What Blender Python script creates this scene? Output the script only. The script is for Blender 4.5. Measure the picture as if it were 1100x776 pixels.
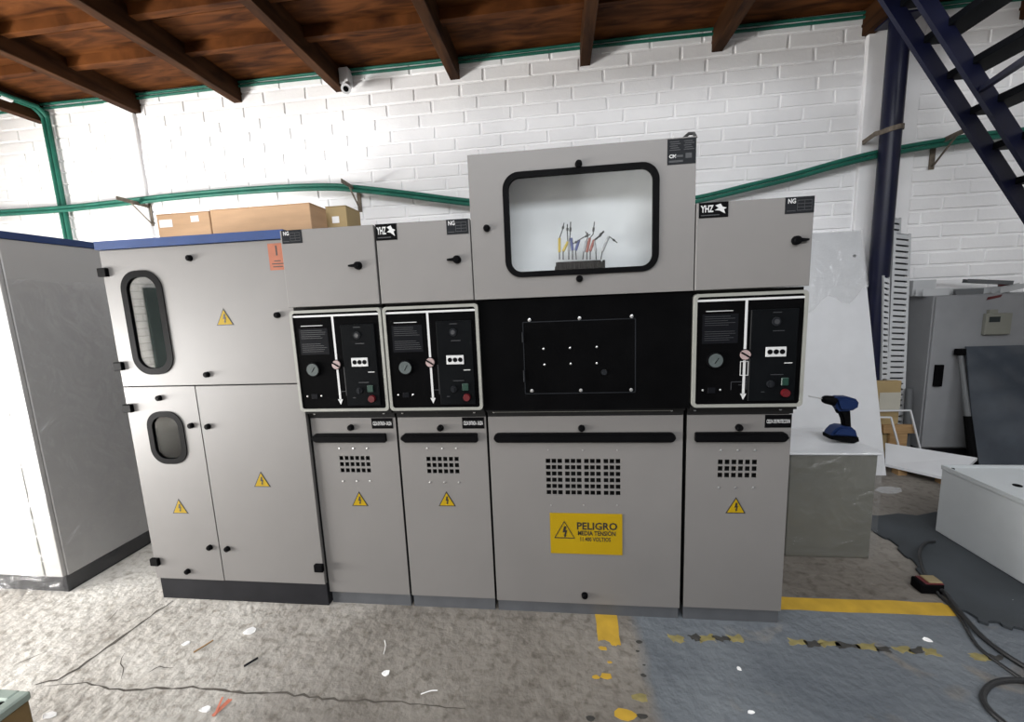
import bpy, bmesh, math, random
from mathutils import Vector, Matrix
random.seed(7)
for o in list(bpy.data.objects): bpy.data.objects.remove(o)
S = bpy.context.scene
C = S.collection

# ------------------------------------------------------------------ camera
F_PX, YAW, PITCH, ROLL, CAM_Z = 439.95, -0.11745, 0.14214, 0.04101, 1.40
_fw = Vector((math.sin(YAW)*math.cos(PITCH), math.cos(YAW)*math.cos(PITCH), -math.sin(PITCH)))
_r0 = Vector((math.cos(YAW), -math.sin(YAW), 0)); _d0 = _fw.cross(_r0)
_rt = math.cos(ROLL)*_r0 + math.sin(ROLL)*_d0
_dn = -math.sin(ROLL)*_r0 + math.cos(ROLL)*_d0
cd = bpy.data.cameras.new('camera'); cam = bpy.data.objects.new('camera', cd); C.objects.link(cam)
cd.sensor_width = 36; cd.sensor_fit = 'HORIZONTAL'; cd.lens = F_PX/1100*36; cd.clip_start = .02; cd.clip_end = 100
M = Matrix.Identity(4)
for i in range(3): M[i][0] = _rt[i]; M[i][1] = -_dn[i]; M[i][2] = -_fw[i]
M[0][3], M[1][3], M[2][3] = 0, 0, CAM_Z
cam.matrix_world = M
S.camera = cam
def ray(x, y): return _rt*((x-550)/F_PX) + _dn*((y-388)/F_PX) + _fw
def onY(x, y, Y):
    d = ray(x, y); t = Y/d.y; return Vector((d.x*t, Y, CAM_Z+d.z*t))
def onZ(x, y, z=0.0):
    d = ray(x, y); t = (z-CAM_Z)/d.z; return Vector((d.x*t, d.y*t, z))
def onX(x, y, X):
    d = ray(x, y); t = X/d.x; return Vector((X, d.y*t, CAM_Z+d.z*t))

# ------------------------------------------------------------------ world, light, exposure
S.view_settings.view_transform = 'Standard'; S.view_settings.look = 'None'
S.view_settings.gamma = 1; S.view_settings.use_curve_mapping = False
S.view_settings.exposure = 0.2
w = bpy.data.worlds.new('sky'); S.world = w; w.use_nodes = True
bg = w.node_tree.nodes['Background']; bg.inputs[0].default_value = (.86, .93, 1, 1); bg.inputs[1].default_value = 1.2
def area(name, loc, aim, sx, sy, power, col):
    l = bpy.data.lights.new(name, 'AREA'); l.shape = 'RECTANGLE'; l.size = sx; l.size_y = sy; l.energy = power; l.color = col
    o = bpy.data.objects.new(name, l); C.objects.link(o); o.location = loc
    o.rotation_euler = (Vector(aim)-Vector(loc)).to_track_quat('-Z', 'Y').to_euler(); return o
area('side_gate_daylight', (-6.22, -.2, .58), (0, -.2, .58), 3.1, 1.06, 650, (1, .98, .95))
area('skylight_daylight', (.2, -.4, 5.10), (.2, -.4, 0), 7.0, 1.6, 100, (.95, .97, 1))
area('high_wall_fill', (.2, -2.72, 4.1), (.2, 1.5, 2.6), 7.0, 1.1, 175, (.95, .97, 1))  # added unseen high source, placed to brighten the upper back wall

# ------------------------------------------------------------------ materials
def new_mat(name):
    m = bpy.data.materials.new(name); m.use_nodes = True; nt = m.node_tree
    return m, nt, nt.nodes['Principled BSDF']
def mat(name, col, rough=.5, metal=0, var=.06, scale=8, bump=0, bscale=60, coords='Object', spec=.5, stretch=None, alpha=None):
    m, nt, p = new_mat(name); N = nt.nodes; L = nt.links
    tc = N.new('ShaderNodeTexCoord'); src = tc.outputs[coords]
    if stretch:
        mp = N.new('ShaderNodeMapping'); mp.inputs['Scale'].default_value = stretch; L.new(src, mp.inputs[0]); src = mp.outputs[0]
    nz = N.new('ShaderNodeTexNoise'); nz.inputs['Scale'].default_value = scale; nz.inputs['Detail'].default_value = 5
    L.new(src, nz.inputs['Vector'])
    rp = N.new('ShaderNodeValToRGB'); rp.color_ramp.elements[0].position = .3; rp.color_ramp.elements[1].position = .7
    rp.color_ramp.elements[0].color = (*[max(0, c*(1-var)) for c in col], 1)
    rp.color_ramp.elements[1].color = (*[min(1, c*(1+var)) for c in col], 1)
    L.new(nz.outputs[0], rp.inputs[0]); L.new(rp.outputs[0], p.inputs['Base Color'])
    p.inputs['Roughness'].default_value = rough; p.inputs['Metallic'].default_value = metal
    p.inputs['Specular IOR Level'].default_value = spec
    if bump:
        n2 = N.new('ShaderNodeTexNoise'); n2.inputs['Scale'].default_value = bscale; n2.inputs['Detail'].default_value = 4
        L.new(src, n2.inputs['Vector'])
        b = N.new('ShaderNodeBump'); b.inputs['Strength'].default_value = bump; b.inputs['Distance'].default_value = .01
        L.new(n2.outputs[0], b.inputs['Height']); L.new(b.outputs[0], p.inputs['Normal'])
    return m
GREYT = mat('powder_coat_pale', (.38, .37, .36), .45, var=.025, scale=5)
ENCL = mat('enclosure_paint', (.46, .48, .49), .4, var=.03)
GREY = mat('powder_coat_grey', (.146, .139, .134), .45, var=.025, scale=5, bump=.03, bscale=350)
GREYD = mat('powder_coat_shell', (.22, .215, .21), .5, var=.03)
WHITEP = mat('white_paint_sheet', (.60, .605, .62), .35, var=.03)
FRAME = mat('frame_cream', (.215, .215, .195), .4, var=.03)
BLACK = mat('black_plastic', (.003, .003, .0034), .5, var=.2, spec=.03)
BLACKP = mat('black_panel', (.0022, .0022, .0024), .6, var=.2, spec=.01)
MODULE = mat('module_black', (.0035, .004, .0046), .35, var=.2, spec=.04)
PLINTH = mat('plinth_black', (.012, .012, .014), .6, var=.2, spec=.1)
PLINTHG = mat('plinth_grey', (.065, .068, .075), .55, var=.15)
DARKGAP = mat('dark_interior', (.012, .012, .012), .8, spec=.1)
BLUE = mat('blue_paint', (.012, .036, .125), .35, var=.1)
NAVY = mat('navy_paint', (.006, .0075, .026), .35, var=.2, spec=.3)
NAVYD = mat('navy_black_tread', (.003, .0035, .005), .6, var=.2, spec=.1)
YELLOW = mat('sign_yellow', (.29, .19, .004), .5, var=.05, spec=.15)
SIGNBLK = mat('sign_black', (.012, .010, .010), .5)
LETTER = mat('letter_white', (.44, .44, .44), .5, var=.03)
LETDIM = mat('letter_grey', (.020, .021, .024), .5, var=.1)
TXTBLK = mat('text_block', (.005, .0053, .0066), .5, var=.1, spec=.04)
ORANGE = mat('orange_sticker', (.25, .07, .03), .5, var=.12, scale=30)
RED = mat('red_button', (.075, .0035, .006), .35)
GREEN = mat('green_button', (.006, .028, .019), .35)
STEEL = mat('bright_steel', (.55, .55, .55), .28, .9)
PINK = mat('selector_disc', (.30, .22, .215), .35, var=.1)
GAUGE = mat('gauge_face', (.06, .072, .072), .15, var=.12, scale=20)
PLATE = mat('nameplate_dark', (.011, .012, .014), .45, .0, var=.15, spec=.08)
CARTON = mat('carton', (.44, .275, .155), .8, var=.08, scale=6, bump=.05, bscale=40, stretch=(1, 1, 6))
CARTON2 = mat('carton_tan', (.33, .24, .115), .8, var=.1, scale=6)
PAPER = mat('paper_white', (.78, .77, .76), .7)
CONDUIT = mat('green_conduit', (.016, .125, .088), .5, var=.15, spec=.25)
RUST = mat('rusty_steel', (.17, .14, .11), .7, .3, var=.3, scale=30)
PVC = mat('grey_pvc', (.50, .51, .52), .5, var=.04)
PVCD = mat('dark_pvc', (.10, .105, .11), .5, var=.1)
BACKCAB = mat('old_cabinet_paint', (.23, .235, .245), .45, var=.05)
RUBBER = mat('rubber_mat', (.030, .035, .040), .7, var=.25, scale=4, bump=.15, bscale=180)
CABLE = mat('cable_black', (.012, .012, .013), .5)
DRILLB = mat('drill_blue', (.006, .018, .07), .45, var=.15, spec=.2)
SMOKE = mat('dark_sheet', (.055, .065, .08), .18, var=.25, scale=3)
WOODL = mat('raw_wood', (.33, .20, .09), .7, var=.2, scale=5, stretch=(1, 1, 12))
METERB = mat('meter_beige', (.20, .20, .17), .5)
SCREEN = mat('screen_dark', (.03, .035, .035), .2)
FADED = mat('faded_print', (.10, .10, .09), .8)
YPAINT = mat('yellow_floor_paint', (.40, .245, .022), .65, var=.15, scale=14)
GUNK = mat('tape_black_worn', (.03, .028, .025), .8, var=.4, scale=40)
TAPEY = mat('tape_yellow_worn', (.20, .165, .06), .7, var=.3, scale=30)
CRACK = mat('crack_dirt', (.07, .06, .05), .95, var=.3, scale=20)
TOPMET = mat('galvanised_green', (.28, .33, .29), .5, .2, var=.2, scale=14)
BROWN = mat('brown_board', (.15, .095, .035), .7, var=.2, scale=12)
def pane_mat(name, fac, tint, rough=.02):
    m, nt, p = new_mat(name); N = nt.nodes; L = nt.links
    t = N.new('ShaderNodeBsdfTransparent'); t.inputs[0].default_value = (*tint, 1)
    g = N.new('ShaderNodeBsdfGlossy'); g.inputs['Roughness'].default_value = rough
    nz = N.new('ShaderNodeTexNoise'); nz.inputs['Scale'].default_value = 3
    mr = N.new('ShaderNodeMapRange'); mr.inputs['To Min'].default_value = fac*.85; mr.inputs['To Max'].default_value = fac*1.15
    L.new(nz.outputs[0], mr.inputs[0])
    mx = N.new('ShaderNodeMixShader'); L.new(mr.outputs[0], mx.inputs[0]); L.new(t.outputs[0], mx.inputs[1]); L.new(g.outputs[0], mx.inputs[2])
    L.new(mx.outputs[0], N['Material Output'].inputs[0]); return m
GLASS = pane_mat('window_pane', .08, (.96, .97, .97))
GLASSL = pane_mat('window_pane_dark', .03, (.75, .78, .78))
GLASSD = pane_mat('window_pane_reflective', .38, (.8, .83, .83))
def film_mat(name, fac, bump, white=.3):
    m, nt, p = new_mat(name); N = nt.nodes; L = nt.links
    t = N.new('ShaderNodeBsdfTransparent'); t.inputs[0].default_value = (.97, .97, .97, 1)
    nz = N.new('ShaderNodeTexNoise'); nz.inputs['Scale'].default_value = 7; nz.inputs['Detail'].default_value = 6; nz.inputs['Distortion'].default_value = 1.6
    tc = N.new('ShaderNodeTexCoord'); L.new(tc.outputs['Object'], nz.inputs['Vector'])
    b = N.new('ShaderNodeBump'); b.inputs['Strength'].default_value = bump; b.inputs['Distance'].default_value = .04; L.new(nz.outputs[0], b.inputs['Height'])
    gl = N.new('ShaderNodeBsdfGlossy'); gl.inputs['Roughness'].default_value = .16; L.new(b.outputs[0], gl.inputs['Normal'])
    df = N.new('ShaderNodeBsdfDiffuse'); df.inputs[0].default_value = (.85, .86, .87, 1); L.new(b.outputs[0], df.inputs['Normal'])
    m0 = N.new('ShaderNodeMixShader'); m0.inputs[0].default_value = white; L.new(gl.outputs[0], m0.inputs[1]); L.new(df.outputs[0], m0.inputs[2])
    mx = N.new('ShaderNodeMixShader'); mx.inputs[0].default_value = fac
    L.new(t.outputs[0], mx.inputs[1]); L.new(m0.outputs[0], mx.inputs[2]); L.new(mx.outputs[0], N['Material Output'].inputs[0]); return m
FILM = film_mat('stretch_film', .09, .9)
FILM2 = film_mat('stretch_film_thick', .30, .45, .75)
def brick_paint():
    m, nt, p = new_mat('white_brick_paint'); N = nt.nodes; L = nt.links
    g = N.new('ShaderNodeNewGeometry')
    nz = N.new('ShaderNodeTexNoise'); nz.inputs['Scale'].default_value = 1.3; nz.inputs['Detail'].default_value = 6
    L.new(g.outputs['Position'], nz.inputs['Vector'])
    rp = N.new('ShaderNodeValToRGB'); rp.color_ramp.elements[0].position = .3; rp.color_ramp.elements[1].position = .62
    rp.color_ramp.elements[0].color = (.82, .815, .825, 1); rp.color_ramp.elements[1].color = (.93, .925, .93, 1)
    L.new(nz.outputs[0], rp.inputs[0]); L.new(rp.outputs[0], p.inputs['Base Color']); p.inputs['Roughness'].default_value = .7
    n2 = N.new('ShaderNodeTexNoise'); n2.inputs['Scale'].default_value = 45; n2.inputs['Detail'].default_value = 5; L.new(g.outputs['Position'], n2.inputs['Vector'])
    b = N.new('ShaderNodeBump'); b.inputs['Strength'].default_value = .22; b.inputs['Distance'].default_value = .008
    L.new(n2.outputs[0], b.inputs['Height']); L.new(b.outputs[0], p.inputs['Normal']); return m
BRICK = brick_paint()
HALLW = mat('grey_render', (.30, .29, .28), .8)
def brick_tex():
    m, nt, p = new_mat('white_brick_far'); N = nt.nodes; L = nt.links
    g = N.new('ShaderNodeNewGeometry'); sp = N.new('ShaderNodeSeparateXYZ'); L.new(g.outputs['Position'], sp.inputs[0])
    cb = N.new('ShaderNodeCombineXYZ'); L.new(sp.outputs[1], cb.inputs[0]); L.new(sp.outputs[2], cb.inputs[1])
    bt = N.new('ShaderNodeTexBrick'); bt.inputs['Scale'].default_value = 1; bt.inputs['Brick Width'].default_value = .42; bt.inputs['Row Height'].default_value = .112
    bt.inputs['Mortar Size'].default_value = .006; bt.inputs['Color1'].default_value = (.85, .85, .85, 1); bt.inputs['Color2'].default_value = (.8, .8, .8, 1); bt.inputs['Mortar'].default_value = (.5, .5, .5, 1)
    L.new(cb.outputs[0], bt.inputs['Vector']); L.new(bt.outputs[0], p.inputs['Base Color']); p.inputs['Roughness'].default_value = .7; return m
BRICKT = brick_tex()
def wood(name, lo, hi, stretch):
    m, nt, p = new_mat(name); N = nt.nodes; L = nt.links
    g = N.new('ShaderNodeNewGeometry'); mp = N.new('ShaderNodeMapping'); mp.inputs['Scale'].default_value = stretch
    L.new(g.outputs['Position'], mp.inputs[0])
    nz = N.new('ShaderNodeTexNoise'); nz.inputs['Scale'].default_value = 2.2; nz.inputs['Detail'].default_value = 7; nz.inputs['Distortion'].default_value = .7
    L.new(mp.outputs[0], nz.inputs['Vector'])
    rp = N.new('ShaderNodeValToRGB'); rp.color_ramp.elements[0].position = .32; rp.color_ramp.elements[1].position = .72
    rp.color_ramp.elements[0].color = (*lo, 1); rp.color_ramp.elements[1].color = (*hi, 1)
    L.new(nz.outputs[0], rp.inputs[0]); L.new(rp.outputs[0], p.inputs['Base Color']); p.inputs['Roughness'].default_value = .65; p.inputs['Specular IOR Level'].default_value = .08
    b = N.new('ShaderNodeBump'); b.inputs['Strength'].default_value = .2; L.new(nz.outputs[0], b.inputs['Height']); L.new(b.outputs[0], p.inputs['Normal'])
    return m
DECK = wood('deck_plywood', (.028, .0085, .0025), (.145, .050, .014), (1.2, 6, 1))
JOIST = wood('joist_timber', (.020, .008, .0034), (.072, .030, .0115), (7, 1, 5))
def floor_mat():
    m, nt, p = new_mat('workshop_concrete'); N = nt.nodes; L = nt.links
    g = N.new('ShaderNodeNewGeometry'); P = g.outputs['Position']
    def noise(s, d, dist=0):
        n = N.new('ShaderNodeTexNoise'); n.inputs['Scale'].default_value = s; n.inputs['Detail'].default_value = d; n.inputs['Distortion'].default_value = dist
        L.new(P, n.inputs['Vector']); return n.outputs[0]
    def ramp(src, a, b, ca, cb):
        r = N.new('ShaderNodeValToRGB'); r.color_ramp.elements[0].position = a; r.color_ramp.elements[1].position = b
        r.color_ramp.elements[0].color = (*ca, 1); r.color_ramp.elements[1].color = (*cb, 1); L.new(src, r.inputs[0]); return r.outputs[0]
    def mix(f, a, b):
        x = N.new('ShaderNodeMix'); x.data_type = 'RGBA'
        L.new(f, x.inputs[0]); L.new(a, x.inputs[6]); L.new(b, x.inputs[7]); return x.outputs[2]
    sx = N.new('ShaderNodeSeparateXYZ'); L.new(P, sx.inputs[0])
    def edge(src, lo, hi, amp, scale, a=0, b=1):
        n = noise(scale, 6)
        ma = N.new('ShaderNodeMath'); ma.operation = 'MULTIPLY_ADD'; L.new(n, ma.inputs[0]); ma.inputs[1].default_value = amp; L.new(src, ma.inputs[2])
        mr = N.new('ShaderNodeMapRange'); mr.inputs['From Min'].default_value = lo+amp/2; mr.inputs['From Max'].default_value = hi+amp/2
        mr.inputs['To Min'].default_value = a; mr.inputs['To Max'].default_value = b
        L.new(ma.outputs[0], mr.inputs[0]); return mr.outputs[0]
    big = ramp(noise(1.9, 10, .25), .33, .68, (.36, .33, .295), (.66, .63, .58))
    spots = ramp(noise(26, 8, .3), .50, .70, (1, 1, 1), (.50, .47, .43))
    mu = N.new('ShaderNodeMix'); mu.data_type = 'RGBA'; mu.blend_type = 'MULTIPLY'; mu.inputs[0].default_value = .8
    L.new(big, mu.inputs[6]); L.new(spots, mu.inputs[7]); conc = mu.outputs[2]
    darker0 = edge(sx.outputs[0], -1.75, -.75, .9, 2.2)  # concrete multiplied darker towards the right, with a noisy edge
    dk = N.new('ShaderNodeMix'); dk.data_type = 'RGBA'; dk.blend_type = 'MULTIPLY'; L.new(darker0, dk.inputs[0]); L.new(conc, dk.inputs[6]); dk.inputs[7].default_value = (.32, .305, .29, 1); conc = dk.outputs[2]
    paint = ramp(noise(2.6, 8, .5), .3, .7, (.080, .090, .103), (.130, .143, .156))
    right = edge(sx.outputs[0], .26, .31, .10, 5)
    front = edge(sx.outputs[1], 1.79, 1.86, .12, 4, 1, 0)
    mm = N.new('ShaderNodeMath'); mm.operation = 'MULTIPLY'; L.new(right, mm.inputs[0]); L.new(front, mm.inputs[1])
    worn = ramp(noise(4.5, 7, .8), .60, .70, (1, 1, 1), (0.25, 0.25, 0.25))
    m3 = N.new('ShaderNodeMath'); m3.operation = 'MULTIPLY'; L.new(mm.outputs[0], m3.inputs[0]); L.new(worn, m3.inputs[1])
    L.new(mix(m3.outputs[0], conc, paint), p.inputs['Base Color'])
    p.inputs['Roughness'].default_value = .62
    b = N.new('ShaderNodeBump'); b.inputs['Strength'].default_value = .5; b.inputs['Distance'].default_value = .02
    L.new(noise(24, 6, 0), b.inputs['Height']); L.new(b.outputs[0], p.inputs['Normal'])
    return m
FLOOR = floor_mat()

# ------------------------------------------------------------------ mesh helpers
class B:
    def __init__(s): s.bm = bmesh.new(); s.m = 0
    def _face(s, vs):
        try: f = s.bm.faces.new(vs); f.material_index = s.m; return f
        except ValueError: return None
    def box(s, x0, x1, y0, y1, z0, z1, bev=0, mtx=None):
        t = bmesh.new()
        r = bmesh.ops.create_cube(t, size=1)
        for v in t.verts: v.co = Vector(((x0+x1)/2+v.co.x*(x1-x0), (y0+y1)/2+v.co.y*(y1-y0), (z0+z1)/2+v.co.z*(z1-z0)))
        if bev: bmesh.ops.bevel(t, geom=list(t.edges), offset=bev, segments=1, affect='EDGES')
        if mtx: bmesh.ops.transform(t, matrix=mtx, verts=t.verts)
        s.join(t); return s
    def join(s, t):
        mp = {}
        for v in t.verts: mp[v.index if v.index >= 0 else id(v)] = None
        t.verts.index_update(); vs = [s.bm.verts.new(v.co) for v in t.verts]
        for f in t.faces: s._face([vs[v.index] for v in f.verts])
        t.free()
    def pts(s, verts, faces):
        vs = [s.bm.verts.new(v) for v in verts]
        for f in faces: s._face([vs[i] for i in f])
        return s
    def prism(s, poly, y0, y1, axis='y'):
        """poly of 2D points; axis y: (x,z) plane, axis z: (x,y), axis x: (y,z)"""
        def mk(p, d): return {'y': (p[0], d, p[1]), 'z': (p[0], p[1], d), 'x': (d, p[0], p[1])}[axis]
        a = [s.bm.verts.new(mk(p, y0)) for p in poly]; b = [s.bm.verts.new(mk(p, y1)) for p in poly]
        n = len(poly); s._face(a); s._face(b[::-1])
        for i in range(n): s._face([a[(i+1) % n], a[i], b[i], b[(i+1) % n]])
        return s
    def ring(s, po, pi, y0, y1):
        n = len(po)
        v = [[s.bm.verts.new((p[0], y, p[1])) for p in pp] for y in (y0, y1) for pp in (po, pi)]
        of, inf, ob, ib = v
        for i in range(n):
            j = (i+1) % n
            s._face([of[i], of[j], inf[j], inf[i]]); s._face([ob[j], ob[i], ib[i], ib[j]])
            s._face([of[j], of[i], ob[i], ob[j]]); s._face([inf[i], inf[j], ib[j], ib[i]])
        return s
    def cyl(s, p0, p1, r0, r1=None, n=14, cap=True):
        return s.tube([p0, p1], r0, n, [r0, r0 if r1 is None else r1], cap)
    def tube(s, P, r, n=8, rs=None, cap=True):
        P = [Vector(p) for p in P]; rings = []; up = None
        for i, p in enumerate(P):
            d = (P[min(i+1, len(P)-1)]-P[max(i-1, 0)]).normalized()
            if up is None:
                up = Vector((0, 0, 1)) if abs(d.z) < .9 else Vector((1, 0, 0))
            a = d.cross(up).normalized(); b = a.cross(d).normalized(); up = b
            rr = rs[i] if rs else r
            rings.append([s.bm.verts.new(p+a*rr*math.cos(2*math.pi*k/n)+b*rr*math.sin(2*math.pi*k/n)) for k in range(n)])
        for q in range(len(rings)-1):
            for k in range(n): s._face([rings[q][k], rings[q][(k+1) % n], rings[q+1][(k+1) % n], rings[q+1][k]])
        if cap: s._face(rings[0][::-1]); s._face(rings[-1])
        return s
    def bar(s, p0, p1, wd, th, side=(0, 1, 0)):
        """rectangular bar; wd along 'side', th along the other normal"""
        p0, p1 = Vector(p0), Vector(p1); d = (p1-p0).normalized(); a = Vector(side); a = (a-d*a.dot(d)).normalized(); b = d.cross(a)
        v = [p+a*sx*wd/2+b*sy*th/2 for p in (p0, p1) for sx, sy in ((-1, -1), (1, -1), (1, 1), (-1, 1))]
        return s.pts(v, [(3, 2, 1, 0), (4, 5, 6, 7), (0, 1, 5, 4), (1, 2, 6, 5), (2, 3, 7, 6), (3, 0, 4, 7)])
    def text(s, body, x, y, z, size, align='LEFT', bold=0, wscale=1.0, slant=0, fit=0):
        c = bpy.data.curves.new('t', 'FONT'); c.body = body; c.size = size; c.align_x = align; c.offset = bold; c.resolution_u = 2
        o = bpy.data.objects.new('t', c); C.objects.link(o)
        me = bpy.data.meshes.new_from_object(o.evaluated_get(bpy.context.evaluated_depsgraph_get()))
        if fit: xs_ = [v.co.x for v in me.vertices]; wscale = fit/(max(xs_)-min(xs_))
        vs = [s.bm.verts.new((x+v.co.x*wscale, y-v.co.z, z+v.co.y+slant*v.co.x)) for v in me.vertices]
        for p in me.polygons: s._face([vs[i] for i in p.vertices])
        bpy.data.objects.remove(o); bpy.data.meshes.remove(me); bpy.data.curves.remove(c)
        return s
def rrect(x0, x1, z0, z1, r, n=6):
    out = []
    for cx, cz, a0 in ((x1-r, z1-r, 0), (x0+r, z1-r, 90), (x0+r, z0+r, 180), (x1-r, z0+r, 270)):
        for k in range(n+1):
            a = math.radians(a0+90*k/n); out.append((cx+r*math.cos(a), cz+r*math.sin(a)))
    return out
def gridplate(b, xs, zs, holes, y0, y1):
    """plate in the xz plane between y0 (front) and y1 with rectangular holes given as (x0,x1,z0,z1)"""
    X = sorted(set(xs+[h[i] for h in holes for i in (0, 1)])); Z = sorted(set(zs+[h[i] for h in holes for i in (2, 3)]))
    solid = lambda i, j: 0 <= i < len(X)-1 and 0 <= j < len(Z)-1 and not any(h[0]-1e-6 <= X[i] and X[i+1] <= h[1]+1e-6 and h[2]-1e-6 <= Z[j] and Z[j+1] <= h[3]+1e-6 for h in holes)
    V = {}
    def v(i, j, k):
        if (i, j, k) not in V: V[i, j, k] = b.bm.verts.new((X[i], (y0, y1)[k], Z[j]))
        return V[i, j, k]
    for i in range(len(X)-1):
        for j in range(len(Z)-1):
            if not solid(i, j): continue
            b._face([v(i, j, 0), v(i+1, j, 0), v(i+1, j+1, 0), v(i, j+1, 0)])
            b._face([v(i, j, 1), v(i, j+1, 1), v(i+1, j+1, 1), v(i+1, j, 1)])
            if not solid(i-1, j): b._face([v(i, j, 0), v(i, j+1, 0), v(i, j+1, 1), v(i, j, 1)])
            if not solid(i+1, j): b._face([v(i+1, j, 0), v(i+1, j, 1), v(i+1, j+1, 1), v(i+1, j+1, 0)])
            if not solid(i, j-1): b._face([v(i, j, 0), v(i, j, 1), v(i+1, j, 1), v(i+1, j, 0)])
            if not solid(i, j+1): b._face([v(i, j+1, 0), v(i+1, j+1, 0), v(i+1, j+1, 1), v(i, j+1, 1)])
ORIG = {}
def root(name, loc, label, cat, group=None):
    o = bpy.data.objects.new(name, None); C.objects.link(o); o.location = loc; o.empty_display_size = .1
    ORIG[o] = Vector(loc); tag(o, label, cat, group); return o
def tag(o, label=None, cat=None, group=None, kind=None):
    for k, v in (('label', label), ('category', cat), ('group', group), ('kind', kind)):
        if v: o[k] = v
    return o
def add(name, b, mats, parent=None, smooth=False, base=False):
    bm = b.bm
    if not isinstance(mats, (list, tuple)): mats = [mats]
    bmesh.ops.recalc_face_normals(bm, faces=bm.faces)
    lo = Vector([min(v.co[i] for v in bm.verts) for i in range(3)]); hi = Vector([max(v.co[i] for v in bm.verts) for i in range(3)])
    c = (lo+hi)/2
    if base or parent is None: c.z = lo.z
    for v in bm.verts: v.co -= c
    if smooth:
        for f in bm.faces: f.smooth = True
        for e in bm.edges:
            if len(e.link_faces) == 2 and e.calc_face_angle(0) > .6: e.smooth = False
    me = bpy.data.meshes.new(name); bm.to_mesh(me); bm.free()
    for m in mats: me.materials.append(m)
    o = bpy.data.objects.new(name, me); C.objects.link(o)
    ORIG[o] = c
    if parent is not None: o.parent = parent; o.location = c-ORIG[parent]
    else: o.location = c
    return o
def addn(name, b, mats, parent=None, smooth=False):      # no normal recalculation (text, open sheets)
    return add(name, b, mats, parent, smooth)
def struct(name, b, m, kind='structure'):
    o = add(name, b, m); o['kind'] = kind; return o

# ================================================================== SETTING
XL, XR, YF, YB = -6.3, 5.2, -2.9, 3.90
DECK_Z, JOIST_Z, MEZ = 3.57, 3.385, 2.30
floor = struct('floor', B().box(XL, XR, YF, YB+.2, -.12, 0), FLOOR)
tag(floor, 'worn concrete workshop floor with faded grey paint on one side', 'floor')
# back wall: body and bricks
wb = struct('wall_back', B().box(XL, XR, YB+.008, YB+.2, 0, 5.3), BRICK)
tag(wb, 'white painted brick wall behind the switchgear row', 'wall')
PIL = [(-4.39, -4.09), (2.49, 2.90)]
BW, BH, PX_, PZ_ = .404, .0985, .420, .1115
protos = []
for k in range(4):
    b = B(); rnd = random.Random(k)
    j = lambda a: rnd.uniform(-a, a)
    x, z, bv = BW/2, BH/2, .007
    fr = [(-x+bv+j(.003), -.002+j(.0015), -z+bv+j(.002)), (x-bv+j(.003), -.002+j(.0015), -z+bv+j(.002)), (x-bv+j(.003), -.002+j(.0015), z-bv+j(.002)), (-x+bv+j(.003), -.002+j(.0015), z-bv+j(.002))]
    bk = [(-x, .010, -z), (x, .010, -z), (x, .010, z), (-x, .010, z)]
    b.pts(fr+bk, [(0, 1, 2, 3)]+[((i+1) % 4, i, i+4, (i+1) % 4+4) for i in range(4)])
    me = bpy.data.meshes.new('brick'); b.bm.to_mesh(me); b.bm.free(); me.materials.append(BRICK); protos.append(me)
cells = []
nrow = int(DECK_Z/PZ_)
for r in range(nrow):
    z = .012+PZ_*r+BH/2
    off = (0 if r % 2 else PX_/2)+random.uniform(-.07, .07)
    n = int((XR-XL)/PX_)
    for k in range(n):
        x = XL+off+PX_*(k+.5)
        segs = [(x-BW/2, x+BW/2)]
        for a, c in PIL:
            ns = []
            for s0, s1 in segs:
                if s1 <= a-.012 or s0 >= c+.012: ns.append((s0, s1)); continue
                if s0 < a-.06: ns.append((s0, a-.012))
                if s1 > c+.06: ns.append((c+.012, s1))
            segs = ns
        for s0, s1 in segs: cells.append(((s0+s1)/2, z, s1-s0))
def seen(c):
    v = Vector((c[0], YB, c[1]))-Vector((0, 0, CAM_Z)); d = v.dot(_fw)
    px, py = 550+F_PX*v.dot(_rt)/d, 388+F_PX*v.dot(_dn)/d
    if not (-25 < px < 1125 and -15 < py < 790): return 0
    if py > 255 and px < 985: return 0
    if 500 < px < 750 and py > 160: return 0
    if 870 > px and py > 240: return 0
    if px < 985 and px > 750 and py > 212: return 0
    if px > 985 and py > 320: return 0
    return c[2]/d
vis = sorted([c for c in cells if seen(c) > 0], key=lambda c: -seen(c))
show = set(vis[:300])
rest = B()
for c in cells:
    if c in show:
        o = bpy.data.objects.new('brick', random.choice(protos)); C.objects.link(o); o.parent = wb
        o.location = Vector((c[0], YB, c[1]))-ORIG[wb]; o.scale.x = c[2]/BW
    else:
        x, z, h = c[0], c[1], BH/2; wd = c[2]/2
        rest.pts([(x-wd+.007, YB-.002, z-h+.007), (x+wd-.007, YB-.002, z-h+.007), (x+wd-.007, YB-.002, z+h-.007), (x-wd+.007, YB-.002, z+h-.007),
                  (x-wd, YB+.01, z-h), (x+wd, YB+.01, z-h), (x+wd, YB+.01, z+h), (x-wd, YB+.01, z+h)],
                 [(0, 1, 2, 3)]+[((i+1) % 4, i, i+4, (i+1) % 4+4) for i in range(4)])
o = add('bricks_rest', rest, BRICK, wb); o.name = 'brickwork'; o['kind'] = 'stuff'
for a, c in PIL: add('pilaster', B().box(a, c, YB-.025, YB+.05, 0, DECK_Z, .006), BRICK, wb)
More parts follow.
